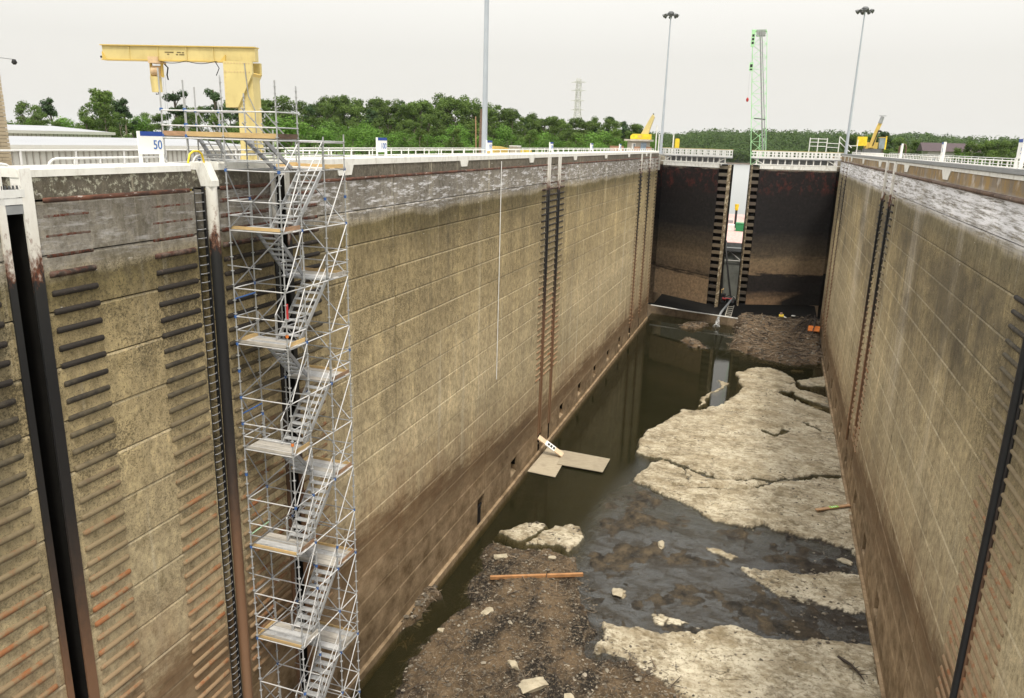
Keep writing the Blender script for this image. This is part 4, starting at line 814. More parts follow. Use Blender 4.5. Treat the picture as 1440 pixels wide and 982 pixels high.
MB().tube([(-8.4, 140, -24.9), (-7.8, 139.4, -24.3), (-7.0, 139.3, -24.7), (-6.2, 139.5, -24.2), (-5.2, 140, -24.8)], .09, 6).make('pump_hose', BLACK, T)
T = thing('wooden_crate', 'yellow plywood crate standing on the sill beside the pump', 'crate', (-8.0, 143, -25.75)); slab('crate_body', -8.75, -7.5, 142.4, 143.6, -25.74, -23.9, WOODY, T); slab('crate_lid', -8.8, -7.45, 142.35, 143.65, -23.89, -23.8, WOODY, T)
tag(MB().tube([(-5.8, 139.6, -25.1), (-6.3, 135, -25.3), (-6.8, 129.8, -25.45), (-6.95, 127.2, -25.7)], .2, 8).make('discharge_pipe', GREYM), 'grey discharge pipe spouting water over the sill edge', 'pipe')
n = NT('spray'); n.t.nodes.remove(n.b); tr = n.n('ShaderNodeBsdfTransparent'); d2 = n.n('ShaderNodeBsdfDiffuse'); d2.inputs[0].default_value = (.7, .72, .72, 1); ms = n.n('ShaderNodeMixShader'); n.l(n.mr(n.noise(n.scale(n.pos, (2, 2, .6)), 2, 4), .4, .7, .05, .6), ms.inputs[0]); n.l(tr.outputs[0], ms.inputs[1]); n.l(d2.outputs[0], ms.inputs[2]); n.l(ms.outputs[0], n.out.inputs[0])
tag(MB().tube([(-6.95, 127.1, -25.7), (-7.0, 126.3, -26.0), (-7.05, 125.6, -26.7), (-7.1, 125.3, -27.05)], [.2, .3, .4, .7], 9).make('water_jet', n.m), 'spout of pumped water falling into the chamber', 'water', kind='stuff')
T = thing('access_steps', 'short pale metal steps leaning on the sill between the gates', 'steps', (-5.6, 128, -26))
for s in (-.45, .45): MB().bar((-5.6 + s, 128.2, -25.7), (-5.35 + s, 130.6, -24.3), .08, .2).make('stringer', CONCP, T)
for k in range(6): MB().bar((-6.0 + .045 * k, 128.3 + .4 * k, -25.62 + .235 * k), (-5.15 + .045 * k, 128.3 + .4 * k, -25.62 + .235 * k), .25, .05).make('tread', CONCP, T)

# ------------------------------------------------------------------ scaffold stair tower
ST = thing('scaffold_tower', 'tall galvanised scaffold stair tower standing against the left lock wall', 'scaffold', (-17.1, 24.9, FZ))
xb, xf = -18.2, -16.05; YS = [22.8, 24.0, 25.6, 27.05]
LIFT = 2.075; Z0 = -.2                      # lift lines: Z0 - LIFT*k ; odd k = landings at the near end, even k = far end
NL = 13
rt = .028
std_me = MB().tube([(0, 0, 0), (0, 0, LIFT)], .027, 8)
for k in range(4): std_me.tube([(0, 0, .12 + .5 * k), (0, 0, .145 + .5 * k)], .066, 8)
STD = std_me.mesh('standard', GALV)
def standards(x, y, ztop, parent, zbot=None):
    z = Z0 - LIFT * NL
    while z < ztop - .05:
        o = obj('standard', STD, None); hgt = min(LIFT, ztop - z); o.location = (x, y, z); o.scale.z = hgt / LIFT; o.rotation_euler.z = random.uniform(0, 1); par(o, parent); z += LIFT
for x in (xb, xf):
    for i, y in enumerate(YS):
        top = {(xb, 0): 2.9, (xb, 1): 2.4, (xb, 2): 1.2, (xb, 3): .9, (xf, 0): 2.75, (xf, 1): 2.65, (xf, 2): 1.0, (xf, 3): 1.1}[(x, i)]
        standards(x, y, top, ST)
def led(p, q, m=None, nm='ledger', r=.024):
    m = m or random.choice([GALV, GALV, GALV, WHITET])
    rod(nm, p, q, r, m, ST, 6)
CPL = {}
def coupler(p, m=BLUE):
    if m.name not in CPL: CPL[m.name] = MB().tube([(0, 0, -.05), (0, 0, .05)], .06, 6).mesh('coupler', m)
    o = obj('coupler', CPL[m.name], None); o.location = p; par(o, ST)
def platform(y0, y1, z, end, k):
    np_ = 4; wd = (y1 - y0 - .06) / np_
    ms = [WOODG, WOODG, PLATE, WOODG, PLATE, WHITET]
    deck = MB().box(xb + .05, xf - .02, y0 + .04, y1 - .02, z - .03, z - .005).make('platform_frame', GALVD, ST)
    for j in range(np_):
        o = slab('plank', xb + .03, xf - .01 + random.uniform(-.04, .06), y0 + .03 + wd * j + .008, y0 + .03 + wd * (j + 1) - .008, z + random.uniform(0, .012), z + .045 + random.uniform(0, .012), ms[(j + 2 * k + k // 3) % 6], deck)
    ye = y0 if end == 0 else y1; s = 1 if end == 0 else -1
    new = k in (1, 7, 9) or end == 1
    slab('toe_board', xb + .05, xf - .05, ye + .02 * s - .018, ye + .02 * s + .018, z + .05, z + .16, WOODY if new else WOODG, deck)
    slab('toe_board', xf - .06, xf - .025, y0 + .05, y1 - .05, z + .05, z + .2, random.choice([WOODY, WOODB, WOODG]), deck)
    if k % 3 == 0: slab('toe_board', xb + .03, xb + .06, y0 + .05, y1 - .05, z + .05, z + .2, WOODY, deck)
def flight(lane, k, za, zb, ya, yb):
    """stair from (ya, za) to (yb, zb)"""
    x0, x1 = ((xf - 1.05, xf - .1) if lane == 'front' else (xb + .12, xb + .9))
    fl = MB()
    for xx in (x0, x1): fl.bar((xx, ya, za + .02), (xx, yb, zb + .02), .045, .15)
    o = fl.make('stair_flight', GALV if lane == 'front' else GALVD, ST)
    nT = max(4, round(abs(za - zb) / .23))
    for t in range(1, nT):
        f = t / nT; yy, z = ya + (yb - ya) * f, za + (zb - za) * f
        slab('tread', x0 + .03, x1 - .03, yy - .125, yy + .125, z + .01, z + .05, PLATE, o)
    for xx in (x0 - .02, x1 + .02):
        for h_ in ((.5, 1.0) if lane == 'front' and xx > x0 else (1.0,)): rod('handrail', (xx, ya, za + h_), (xx, yb, zb + h_), .022, WHITET if lane == 'front' else GALV, o, 6)
        rod('handrail_post', (xx, ya, za), (xx, ya, za + 1.0), .022, GALV, o, 6); rod('handrail_post', (xx, yb, zb), (xx, yb, zb + 1.0), .022, GALV, o, 6)
for k in range(0, NL):
    z = Z0 - LIFT * k; zn = z - LIFT
    # ledgers and transoms at the lift
    for x in (xb, xf):
        for a, b in zip(YS, YS[1:]): led((x, a, z), (x, b, z), WHITET if x == xf and (a == YS[1] or k % 2) else None)
    for y in (YS[0], YS[1], YS[2], YS[3]): led((xb, y, z), (xf, y, z), WHITET if y == YS[0] else None)
    # landing with its guard rails
    end = 0 if k % 2 else 1
    if k < NL:
        y0, y1 = (YS[0], YS[1]) if end == 0 else (YS[2], YS[3]); platform(y0, y1, z, end, k)
        ye = y0 if end == 0 else y1
        for h_ in (.52, 1.03):
            led((xb, ye, z + h_), (xf, ye, z + h_), WHITET if end == 0 and h_ > .6 else None, 'guard_rail'); led((xb, y0, z + h_), (xb, y1, z + h_), PALEG if k == 7 and h_ < .6 else None, 'guard_rail'); led((xf, y0, z + h_), (xf, y1, z + h_), None, 'guard_rail')
        yo = (YS[2], YS[3]) if end == 0 else (YS[0], YS[1])
    # diagonal braces, lift by lift
    rod('brace', (xf - .02, YS[0] - .03, z - .06), (xb + .02, YS[0] - .03, zn + .08), .024, GALVD, ST, 6)
    rod('brace', (xb, YS[0] + .02, z - .04), (xb, YS[1] - .02, zn + .06), .024, GALVD, ST, 6)
    rod('brace', (xf + .03, YS[1] - .03, z - .04), (xf + .03, YS[0] + .04, zn + .06), .024, WHITET, ST, 6)
    rod('brace', (xf + .03, YS[3] - .02, z - .04), (xf + .03, YS[2] + .06, zn + .06), .024, WHITET, ST, 6)
    rod('brace', (xb + .1, YS[3] + .03, z - .04), (xf - .1, YS[3] + .03, zn + .06), .024, GALV, ST, 6)
    for x in (xb, xf):
        for y in YS:
            if random.random() < .55: coupler((x, y, z), BLUE)
            if random.random() < .25: coupler((x, y, z + 1.03), BLUE)
    if k == 3 or k == 5: coupler((xf, YS[0], z + .5), ORANGE)
    # ties back to the wall
    if k % 3 == 1: rod('wall_tie', (xb - .28, YS[0] + .1, zn + .8), (xf - 1.0, YS[0] + .1, zn + .75), .022, GALV, ST, 6); rod('wall_tie', (xb - .28, YS[2], zn + .9), (xb + .5, YS[2], zn + .9), .022, GALV, ST, 6)
    if k % 2 == 0: flight('front', k, z, zn, YS[2] + .05, YS[1] - .35)
    else: flight('back', k, z, zn, YS[1] - .05, YS[2] + .3)
rod('red_wrap', (xf + .03, YS[0] + .03, -5.3), (xf + .03, YS[0] + .03, -4.75), .05, REDP, ST, 6)
rod('guard_rail', (xb, YS[0], -4.75), (xb, YS[1], -4.72), .03, BLUE, ST, 6); rod('guard_rail', (xb, YS[0], -9.15), (xb, YS[1], -9.12), .03, BLUE, ST, 6)
# upper crossing platform from the esplanade over the coping
PX0 = -20.75
for (x, y, t) in ((-20.75, 22.8, 3.15), (-19.75, 22.8, 2.75), (-20.3, 24.0, 2.6), (-19.3, 24.0, 2.1), (-20.75, 24.0, 2.2)):
    rod('standard', (x, y, -.65), (x, y, t), .026, GALV, ST, 8)
    for z in (.1, .9, 1.28, 1.78): coupler((x, y, z), BLUE if random.random() < .6 else GALV)
for z in (.83, 1.25, 1.75):
    led((PX0, YS[0] - .03, z), (xf, YS[0] - .03, z), WHITET, 'guard_rail' if z > 1 else 'ledger', .026)
    led((xf + .03, YS[0], z), (xf + .03, YS[1], z), GALV, 'guard_rail'); led((PX0, YS[1], z), (xb, YS[1], z), GALV, 'guard_rail' if z > 1 else 'ledger')
led((xf, YS[0], .83), (xf, YS[3], .83), WHITET); led((xf, YS[3], .78), (xb, YS[3], .78), WHITET, 'guard_rail'); led((xf, YS[2], .78), (xf, YS[3], .78), GALV, 'guard_rail'); led((xb, YS[1], .35), (xb, YS[3], .35), GALV, 'guard_rail')
led((xb, YS[0], .1), (xf, YS[0], .1), BLUE if False else GALV); led((-19.4, YS[0], .15), (xf, YS[0], .15), GALV)
fr_ = MB().box(PX0 + .05, xf - .02, YS[0] + .03, YS[1] - .02, .84, .87).make('platform_frame', GALVD, ST)
for j in range(4): slab('plank', PX0, xf - .02, YS[0] + .03 + .285 * j, YS[0] + .03 + .285 * j + .27, .875, .92, WOODG, fr_)
for (a, b, m) in ((PX0, -19.75, WOODB), (-19.74, -18.0, WOODY), (-17.99, xf, WOODY)): slab('toe_board', a, b, YS[0] - .02, YS[0] + .02, .9, 1.06, m, fr_)
slab('toe_board', xf - .02, xf + .02, YS[0] + .03, YS[1], .9, 1.06, WOODD, fr_)
def short_flight(x0, x1, ya, za, yb, zb):
    fl = MB()
    for xx in (x0, x1): fl.bar((xx, ya, za), (xx, yb, zb), .05, .16)
    o = fl.make('stair_flight', GALVD, ST)
    for t in range(1, 6): f = t / 6; yy, z = ya + (yb - ya) * f, za + (zb - za) * f; slab('tread', x0 + .02, x1 - .02, yy - .1, yy + .1, z, z + .04, PLATE, o)
    for xx in (x0, x1):
        for h_ in (.5, 1.0): rod('handrail', (xx, ya - .1, za + h_ + .05), (xx, yb, zb + h_), .022, GALVD if h_ < .6 else GALV, o, 6)
short_flight(-20.25, -19.5, 24.0, .85, 25.2, -.6); short_flight(-18.25, -17.45, 24.0, .85, 25.6, -.2)

# ------------------------------------------------------------------ things on the lock walls
def railing(label, x, y0, y1, zb, rails, step, m, group=None, r=.032):
    T = thing('railing', label, 'railing', (x, (y0 + y1) / 2, zb))
    n_ = max(1, round((y1 - y0) / step))
    for k in range(n_ + 1): rod('railing_post', (x, y0 + (y1 - y0) * k / n_, zb), (x, y0 + (y1 - y0) * k / n_, rails[0]), r * 1.15, m, T, 6)
    for z in rails: rod('rail', (x, y0, z), (x, y1, z), r, m, T, 6)
    return T
railing('long white guard railing running along the left wall to the gates', -19.35, 28.0, 126.2, -.65, [.40, .16, -.1], 1.75, WHITEM)
railing('white guard railing further back on the left wall deck', -23.0, 30, 126, -.65, [.40, .0], 2.4, WHITEM)
railing('white guard railing along the right wall behind the signs', 9.6, 12, 126.2, -.3, [.78, .50], 1.6, WHITEM)
railing('second white railing at the back of the right wall deck', 14.5, 20, 126, -.3, [.80, .4], 2.4, WHITEM)
# near railings: bent tube hoops
def hoop(label, x, y0, y1, z0, z1, m, posts, r=.035):
    T = thing('railing', label, 'railing', (x, (y0 + y1) / 2, z0)); c = .35
    pts = [(x, y0, z0)] + [(x, y0 + c - c * math.cos(t), z1 - c + c * math.sin(t)) for t in np.linspace(0, math.pi / 2, 5)] + [(x, y1 - c + c * math.sin(t), z1 - c + c * math.cos(t)) for t in np.linspace(0, math.pi / 2, 5)] + [(x, y1, z0)]
    MB().tube(pts, r, 8).make('top_rail', m, T)
    MB().tube([(x, y0 + .05, z1 - .52), (x, y1 - .05, z1 - .52)], r * .8, 8).make('mid_rail', m, T)
    for k in range(1, posts): y = y0 + (y1 - y0) * k / posts; rod('railing_post', (x, y, z0), (x, y, z1 - .02), r * .9, m, T, 8)
    return T
GREYR = plain('grey_rail_paint', (.60, .60, .60), .5, .1, .1, 2, (.4, .38, .34), 2, .3)
hoop('grey bent tube railing on the near left bay below the 50 sign', -19.3, 16.7, 21.3, -.6, .22, GREYR, 5)
hoop('grey tube railing right of the yellow ladder hoop, behind the scaffold', -19.4, 22.6, 27.6, -.6, .26, GREYR, 4)
hoop('grey tube railing with mesh at the far left edge', -19.3, 11.5, 15.7, -.6, .10, GREYR, 3)
T = railing('long plain pipe railing behind the near left bay', -21.8, 12, 30, -.65, [.36, -.1], 2.0, GREYR)
# mesh walkway over the big slot
T = thing('slot_walkway', 'white mesh sided walkway crossing the dark slot at the left edge', 'walkway', (-18.9, 14.8, -1))
slab('walkway_floor', -19.9, -18.45, 13.2, 15.22, -.88, -.72, WHITEM, T); slab('kick_plate', -18.5, -18.44, 13.2, 15.2, -.70, -.5, WHITEM, T); slab('edge_beam', -18.55, -18.46, 14.47, 15.25, -1.12, -.9, GREYM, T)
for k in range(18): slab('grating_bar', -18.49, -18.45, 13.25 + .11 * k, 13.28 + .11 * k, -.5, -.4, DGREY, T)
MS = MB()
for k in range(30):
    y = 11.6 + .14 * k; MS.tube([(-19.3, y, -.45), (-19.3, y + .5, .05)], .006, 4, False); MS.tube([(-19.3, y + .5, -.45), (-19.3, y, .05)], .006, 4, False)
MS.make('mesh_infill', GREYR, T)['kind'] = 'stuff'

# distance signs facing the chamber
def sign(num, x, y, z0, face, label, wdt=1.05, h_=.70, onpost=True, base=-.65):
    T = thing('distance_sign', label, 'sign', (x, y, base)); s = face
    slab('sign_plate', x - .02, x + .02, y - wdt / 2, y + wdt / 2, z0, z0 + h_, SIGNW, T)
    slab('blue_stripe', x + s * .021 - .003, x + s * .021 + .003, y - wdt / 2 + .1, y + wdt / 2, z0 + h_ - .14, z0 + h_, SIGNB, T)
    for d in (-.42, .42): slab('sign_post', x - .05, x + .05 - .07 * (s < 0) * 0, y + d - .055, y + d + .055, base, z0 + .02 if d > 0 else z0 + h_, SIGNW, T) if d > 0 else slab('sign_post', x - .07, x - .021 if s > 0 else x + .07, y + d - .055, y + d + .055, base, z0 + h_ + .005, SIGNW, T)
    text('number', num, .40, (x + s * .026, y + s * (.28 if len(num) < 3 else .16), z0 + .28), (R(90), 0, R(90) * s), SIGNT, T)
    return T
for k, num in enumerate(['50', '100', '150', '200', '250', '300']):
    y = 20.45 + 15.5 * k
    sign(num, -19.15, y, .32, 1, ['white distance sign with blue stripe and the number 50, nearest on the left wall', 'white distance sign with the number 100 between scaffold and tall grey pole', 'white distance sign at the foot of the tall grey pole', 'small white distance sign behind the middle pair of white uprights', 'small white distance sign left of the brown crates', 'small white distance sign just left of the concrete control house'][k])
for k, (num, y) in enumerate((('50', 38.6), ('100', 55.9), ('150', 74.5))):
    sign(num, 9.45, y, .92, -1, ['white sign with blue stripe at the right edge of the right wall', 'white sign with blue stripe in front of the maroon roofed building', 'plain white sign post right of the yellow mobile crane'][k], .9, .78, base=-.3)
# high-mast lights
def mast(x, y, z0, z1, r0, r1, label, head=True, lean=(0, 0)):
    T = thing('light_mast', label, 'light mast', (x, y, z0))
    MB().tube([(x, y, z0), (x + lean[0] * .15, y, z0 + (z1 - z0) * .25), (x + lean[0], y + lean[1], z1)], [r0, r0 * .8, r1], 10).make('pole', MASTM, T)
    MB().tube([(x, y, z0), (x, y, z0 + .3)], r0 * 1.5, 10).make('base_flange', MASTM, T)
    if head:
        MB().tube([(x + lean[0], y, z1), (x + lean[0], y, z1 + .35)], .5, 10).make('ring', DGREY, T); MB().tube([(x + lean[0], y, z1 + .35), (x + lean[0], y, z1 + .6)], [.55, .3], 10).make('cap', DGREY, T)
        for k in range(8):
            a = k * math.pi / 4 + .2; c, s = math.cos(a), math.sin(a); X, Y_ = x + lean[0], y
            q = MB().bar((X + .4 * c, Y_ + .4 * s, z1 + .1), (X + .9 * c, Y_ + .9 * s, z1 - .02), .07, .07).make('lamp_arm', DGREY, T)
            MB().tube([(X + .85 * c, Y_ + .85 * s, z1 + .1), (X + 1.2 * c, Y_ + 1.2 * s, z1 - .12)], [.16, .28], 8).make('floodlight', DGREY, q)
mast(-19.95, 52.6, -.65, 24, .215, .12, 'thick tall grey light mast rising out of the frame beside the left wall')
mast(-18.9, 131, -.35, 20.6, .24, .09, 'slender grey light mast with ring of floodlights at the left gate')
mast(9.05, 131, -.1, 20.6, .24, .09, 'slender grey light mast with ring of floodlights at the right gate')

# yellow jib crane on the left deck
JC = thing('jib_crane', 'yellow jib crane with long box beam on the left lock wall', 'crane', (-22.2, 29.6, -.65))
jr = Vector((.976, .218, 0)); jf = Vector((-.218, .976, 0)); jb = Vector((-22.15, 29.6, 0)); JP = lambda u, z, t=0: jb + jr * u + jf * t + Vector((0, 0, z))
MB().prism([JP(-.36, -.65), JP(.36, -.65), JP(.36, 3.5), JP(-.36, 3.5)], jf * -.36, jf * .36).make('column', YELP, JC)
MB().prism([JP(-.36, .55), JP(-.75, -.6), JP(-.36, -.6)], jf * -.05, jf * .05).make('base_gusset', YELP, JC); MB().prism([JP(.36, .55), JP(.62, -.6), JP(.36, -.6)], jf * -.05, jf * .05).make('base_gusset', YELP, JC)
MB().prism([JP(-.85, 3.98), JP(.42, 3.98), JP(.42, 3.5), JP(-.30, 2.12), JP(-.85, 2.1)], jf * -.50, jf * -.37).make('mast_head', YELP, JC)
MB().prism([JP(-.85, 3.98), JP(.42, 3.98), JP(.42, 3.5), JP(-.30, 2.12), JP(-.85, 2.1)], jf * .37, jf * .50).make('mast_head', YELP, JC)
MB().prism([JP(.42, 3.5), JP(-.30, 2.12), JP(-.34, 2.16), JP(.37, 3.54)], jf * -.37, jf * .37).make('head_plate', YEL, JC)
MB().prism([JP(-.85, 3.97), JP(-.85, 2.1), JP(-.82, 2.1), JP(-.82, 3.97)], jf * -.37, jf * .37).make('head_plate', YELP, JC)
MB().prism([JP(-6.45, 4.0), JP(.44, 4.0), JP(.44, 4.55), JP(-6.45, 4.55)], jf * -.16, jf * .16).make('beam_web', YELP, JC)
MB().prism([JP(-6.5, 3.96), JP(-.86, 3.96), JP(-.86, 4.0), JP(-6.5, 4.0)], jf * -.24, jf * .24).make('bottom_flange', YEL, JC)
MB().prism([JP(-6.5, 4.551), JP(.46, 4.551), JP(.46, 4.59), JP(-6.5, 4.59)], jf * -.24, jf * .24).make('top_flange', YEL, JC)
MB().prism([JP(-6.44, 4.0), JP(-6.3, 4.0), JP(-6.44, 4.3)], jf * -.23, jf * .23).make('end_stop', YEL, JC); MB().prism([JP(-.87, 4.0), JP(-1.1, 4.0), JP(-.87, 4.25)], jf * -.23, jf * .23).make('end_stop', YEL, JC)
MB().tube([JP(-6.65, 4.1), JP(-6.4, 4.1)], .05, 6).make('buffer', BLACK, JC)
for (u0, u1, z) in ((-3.6, -3.2, 4.32), (-3.05, -2.87, 4.32), (-2.83, -2.73, 4.31), (-3.5, -3.4, 4.24), (-3.1, -3.0, 4.23), (-2.95, -2.72, 4.23)):
    MB().prism([JP(u0, z - .03), JP(u1, z - .03), JP(u1, z + .02), JP(u0, z + .02)], jf * -.164, jf * -.161).make('faded_marking', plain('faded_lettering', (.16, .12, .05), .7), JC)
for u in (-5.2, -3.9, -2.6, -1.4):
    MB().prism([JP(u - .012, 4.0), JP(u + .012, 4.0), JP(u + .012, 4.55), JP(u - .012, 4.55)], jf * -.21, jf * -.161).make('web_stiffener', YELP, JC)
bm_ = MB()
for k in range(9):
    for z in (3.55, 3.9): c = JP(-.75 + .13 * k, z, -.5); bm_.tube([c, c + jf * -.02], .022, 6)
for k in range(7): c = JP(-.78, 2.25 + .22 * k, -.5); bm_.tube([c, c + jf * -.02], .02, 6)
bm_.make('bolt_heads', HOIST, JC)
MB().tube([JP(.40, -.6, -.38), JP(.40, 2.0, -.38), JP(.2, 2.6, -.52), JP(.1, 3.9, -.52)], .022, 6).make('conduit', GREYM, JC)
slab('control_box', -21.99, -21.69, 29.0, 29.15, .55, 1.05, GREYM, JC)
HO = thing('chain_hoist', 'beige electric chain hoist with drum hanging under the yellow beam', 'hoist', JP(-4.10, 3.9))
MB().prism([JP(-4.30, 3.86), JP(-3.85, 3.86), JP(-3.85, 4.12), JP(-4.30, 4.12)], jf * -.34, jf * -.26).make('trolley_plate', HOIST, HO); MB().prism([JP(-4.30, 3.86), JP(-3.85, 3.86), JP(-3.85, 3.95), JP(-4.30, 3.95)], jf * -.26, jf * .34).make('trolley_axle', HOIST, HO)
MB().tube([JP(-4.27, 3.55, -.05), JP(-3.91, 3.55, -.05)], .22, 12).make('drum', HOIST, HO)
for u in (-5.12, -4.62): MB().bar(JP(u + .75, 3.9), JP(u + .75, 3.3), .05, .12).make('frame_plate', YEL, HO)
MB().tube([JP(-4.25, 3.28), JP(-4.11, 3.28), JP(-4.11, 2.6), JP(-4.25, 2.6)], .03, 5).make('bucket_frame', BLACK, HO)
MB().tube([JP(-4.20, 3.32), JP(-4.18, 2.68)], [.24, .22], 12).make('chain_bucket', YELP, HO)
for u in (-4.62, -4.52): rod('chain', JP(u + .75, 3.4), JP(u + .75, .9 + 2 * (u + 4.62)), .008, GREYM, HO, 4)
MB().tube([JP(-3.75, 3.85), JP(-3.60, 3.7), JP(-3.67, 3.4), JP(-3.63, 3.2)], .03, 6).make('power_cable', BLACK, HO)
MB().tube([JP(u, 3.97 - .10 * abs(math.sin(u * 2.4)), -.26) for u in np.linspace(-3.65, -1.2, 24)], .014, 4).make('festoon_cable', BLACK, HO)
MB().tube([JP(-1.30, 3.95, -.26), JP(-1.15, 3.7, -.26), JP(-1.30, 3.4, -.26)], .02, 4).make('festoon_cable', BLACK, HO)
# folded yellow crane boom lying on the deck behind the tall mast
T = thing('crane_boom', 'yellow crane boom lying on deck right of the thick grey mast', 'boom', (-21, 59, -.65))
MB().prism([(-20.6, 55.6, -.5), (-20.6, 55.6, .62), (-20.6, 57, .62), (-20.6, 62.2, .22), (-20.6, 62.2, -.4)], (-.3, 0, 0), (.3, 0, 0)).make('boom_box', YEL, T)
MB().prism([(-20.2, 60.0, -.6), (-20.2, 60.0, .3), (-20.2, 64.0, .3), (-20.2, 64.0, -.6)], (-.3, 0, 0), (.2, 0, 0)).make('counterweight', YELB, T)
for (px, y, w_, lb) in ((-19.9, 59.3, .9, 'pale grey cabinet on the left wall above a white notch'),): 
    T = thing('cabinet', lb, 'cabinet', (px, y, -.65)); slab('cabinet_body', px - .3, px + .3, y - .45, y + .45, -.65, .62, CONCP, T); slab('cabinet_lid', px - .34, px + .34, y - .5, y + .5, .62, .68, WHITEM, T)
# timber and thin poles behind the mast
tag(MB().tube([(-24.0, 62.3, -.65), (-24.0, 62.5, 3.5)], [.16, .12], 8).make('wooden_pole', WOODD), 'dark wooden pole standing left of the thick grey mast', 'pole')
tag(MB().tube([(-24.3, 62.2, -.65), (-24.4, 62.2, 2.9)], .05, 6).make('thin_pole', WOODB), 'thin tan pole beside the dark wooden pole', 'pole')
# control house, crates and derrick by the left gate
T = thing('control_house', 'small concrete control house with flat roof at the far end of the left wall', 'building', (-23.6, 136, -.65))
slab('wall', -25.2, -21.9, 135, 138.5, -.65, 1.55, CONCP, T); slab('roof', -25.7, -21.4, 134.5, 139, 1.55, 1.85, CONCP, T); slab('window', -24.45, -23.75, 134.97, 134.999, .2, 1.2, WHITEM, T); slab('window_pane', -24.15, -23.85, 134.93, 134.96, .3, 1.1, GLASS, T); slab('door', -22.9, -21.95, 134.95, 134.999, -.64, 1.35, LBLUE, T)
T = thing('derrick_crane', 'yellow stubby derrick crane with raised boom above the control house', 'crane', (-23.5, 137, 1.85))
MB().prism([(-25.0, 137, 1.86), (-21.6, 137, 1.86), (-21.6, 137, 2.75), (-24.6, 137, 2.75), (-25.0, 137, 2.45)], (0, -.7, 0), (0, .7, 0)).make('crane_body', YELB, T); slab('hatch', -23.7, -23.1, 136.25, 136.29, 2.1, 2.55, YEL, T)
MB().prism([(-23.3, 137, 2.75), (-22.1, 137, 2.75), (-21.2, 137, 5.6), (-21.5, 137, 6.0), (-21.75, 137, 5.7)], (0, -.35, 0), (0, .35, 0)).make('boom', YELP, T)
MB().tube([(-21.45, 137, 5.9), (-21.45, 137, 6.15)], .12, 6).make('sheave', DGREY, T)
for k, (x, y, w_, lb) in enumerate(((-27.6, 135, 1.0, 'brown crate left of the control house, outermost of three'), (-26.8, 134, 1.0, 'brown crate in the middle of the row left of the control house'), (-25.9, 133.2, .8, 'brown crate closest to the control house on its left'), (-23.2, 133.4, .9, 'brown crate in front of the control house wall'), (-21.3, 133.6, .8, 'brown crate right of the pale blue door'))):
    T = thing('wooden_crate', lb, 'crate', (x, y, -.65)); slab('crate_body', x - w_ / 2, x + w_ / 2, y - .4, y + .4, -.65, .62, CRATE, T); slab('crate_lid', x - w_ / 2 - .03, x + w_ / 2 + .03, y - .43, y + .43, .62, .68, WOODB, T)
for x, y, t, lb in ((-20.7, 137, 4.1, 'white post right of the yellow derrick'), (-19.3, 131, 2.6, 'short white post left of the slender left gate mast'), (-17.0, 131.0, 2.6, 'white post left of the yellow drum on the left gate')):
    T = thing('white_post', lb, 'post', (x, y, -.5)); MB().tube([(x, y, -.6), (x, y, t)], .1, 8).make('post', WHITEM, T); MB().tube([(x, y, t), (x, y, t + .12)], .13, 8).make('post_cap', WHITEM, T)
T = thing('yellow_drum', 'upright yellow drum above the left gate walkway', 'drum', (-16.4, 131, -.4)); MB().tube([(-16.4, 131.3, -.5), (-16.4, 131.3, .6)], .14, 8).make('stand', GREYM, T); MB().tube([(-16.4, 131.3, .6), (-16.4, 131.3, 2.0)], .38, 12).make('drum_body', YELB, T); MB().tube([(-16.4, 131.3, 2.0), (-16.4, 131.3, 2.1)], .30, 12).make('lid', YELB, T)
tag(MB().tube([(XL + .06, 52.05, -.35), (XL + .07, 52.04, -8), (XL + .06, 52.02, -16.2)], .035, 6).make('white_rope', WHITEM), 'white line hanging straight down the left wall', 'rope')

# right side: yellow mobile crane, frames
T = thing('mobile_crane', 'yellow mobile crane with raised telescopic boom on the right wall', 'crane', (12.6, 134, -.3))
slab('carrier', 10.6, 14.6, 133, 139, .1, .75, WHITEM, T); slab('front_cab', 10.55, 11.35, 132.9, 134, -.1, 1.1, DGREY, T)
for x in (10.7, 14.3):
    for y in (133.8, 135.6, 137.6): o = MB().tube([(x - .2, y, .2), (x + .2, y, .2)], .5, 14).make('wheel', BLACK, T); MB().tube([(x - .22, y, .2), (x + .22, y, .2)], .24, 10).make('rim', GREYM, o)
slab('turntable', 11.7, 14.2, 133.2, 136, .76, 1.35, DGREY, T); slab('counterweight', 10.7, 12.0, 133.4, 135.2, 1.75, 3.1, YELB, T); slab('upper_body', 11.9, 13.6, 133.6, 136, 1.36, 2.3, YEL, T)
MB().prism([(12.3, 133.3, 1.5), (13.1, 133.3, 1.5), (13.35, 133.3, 3.9), (12.9, 133.3, 4.1)], (0, 0, 0), (0, .7, 0)).make('boom_base', YEL, T); MB().prism([(12.85, 133.35, 3.9), (13.4, 133.35, 3.8), (13.75, 133.35, 5.1), (13.25, 133.35, 5.2)], (0, 0, 0), (0, .55, 0)).make('boom_section', YEL, T)
MB().bar((12.85, 133.2, 1.8), (13.35, 133.2, 3.9), .25, .12).make('boom_ram', BLACK, T); MB().tube([(13.45, 133.5, 5.1), (13.7, 133.5, 6.1)], [.3, .26], 8).make('boom_head', GREYM, T); MB().bar((13.2, 133.5, 6.2), (14.2, 133.5, 6.2), .06, .06).make('jib_pin', DGREY, T); MB().tube([(13.3, 133.2, 4.0), (13.75, 133.2, 3.95)], .14, 8).make('sheave', BLACK, T)
slab('operator_cab', 13.75, 14.7, 133.4, 135, 1.4, 3.0, GLASS, T); slab('cab_frame', 14.55, 14.75, 133.35, 133.5, 1.3, 3.25, YELB, T); slab('cab_roof', 13.7, 14.75, 133.35, 135.05, 3.0, 3.1, YEL, T)
T = thing('guard_frame', 'pale pipe guard frame left of the right light mast', 'frame', (6.5, 133, .6))
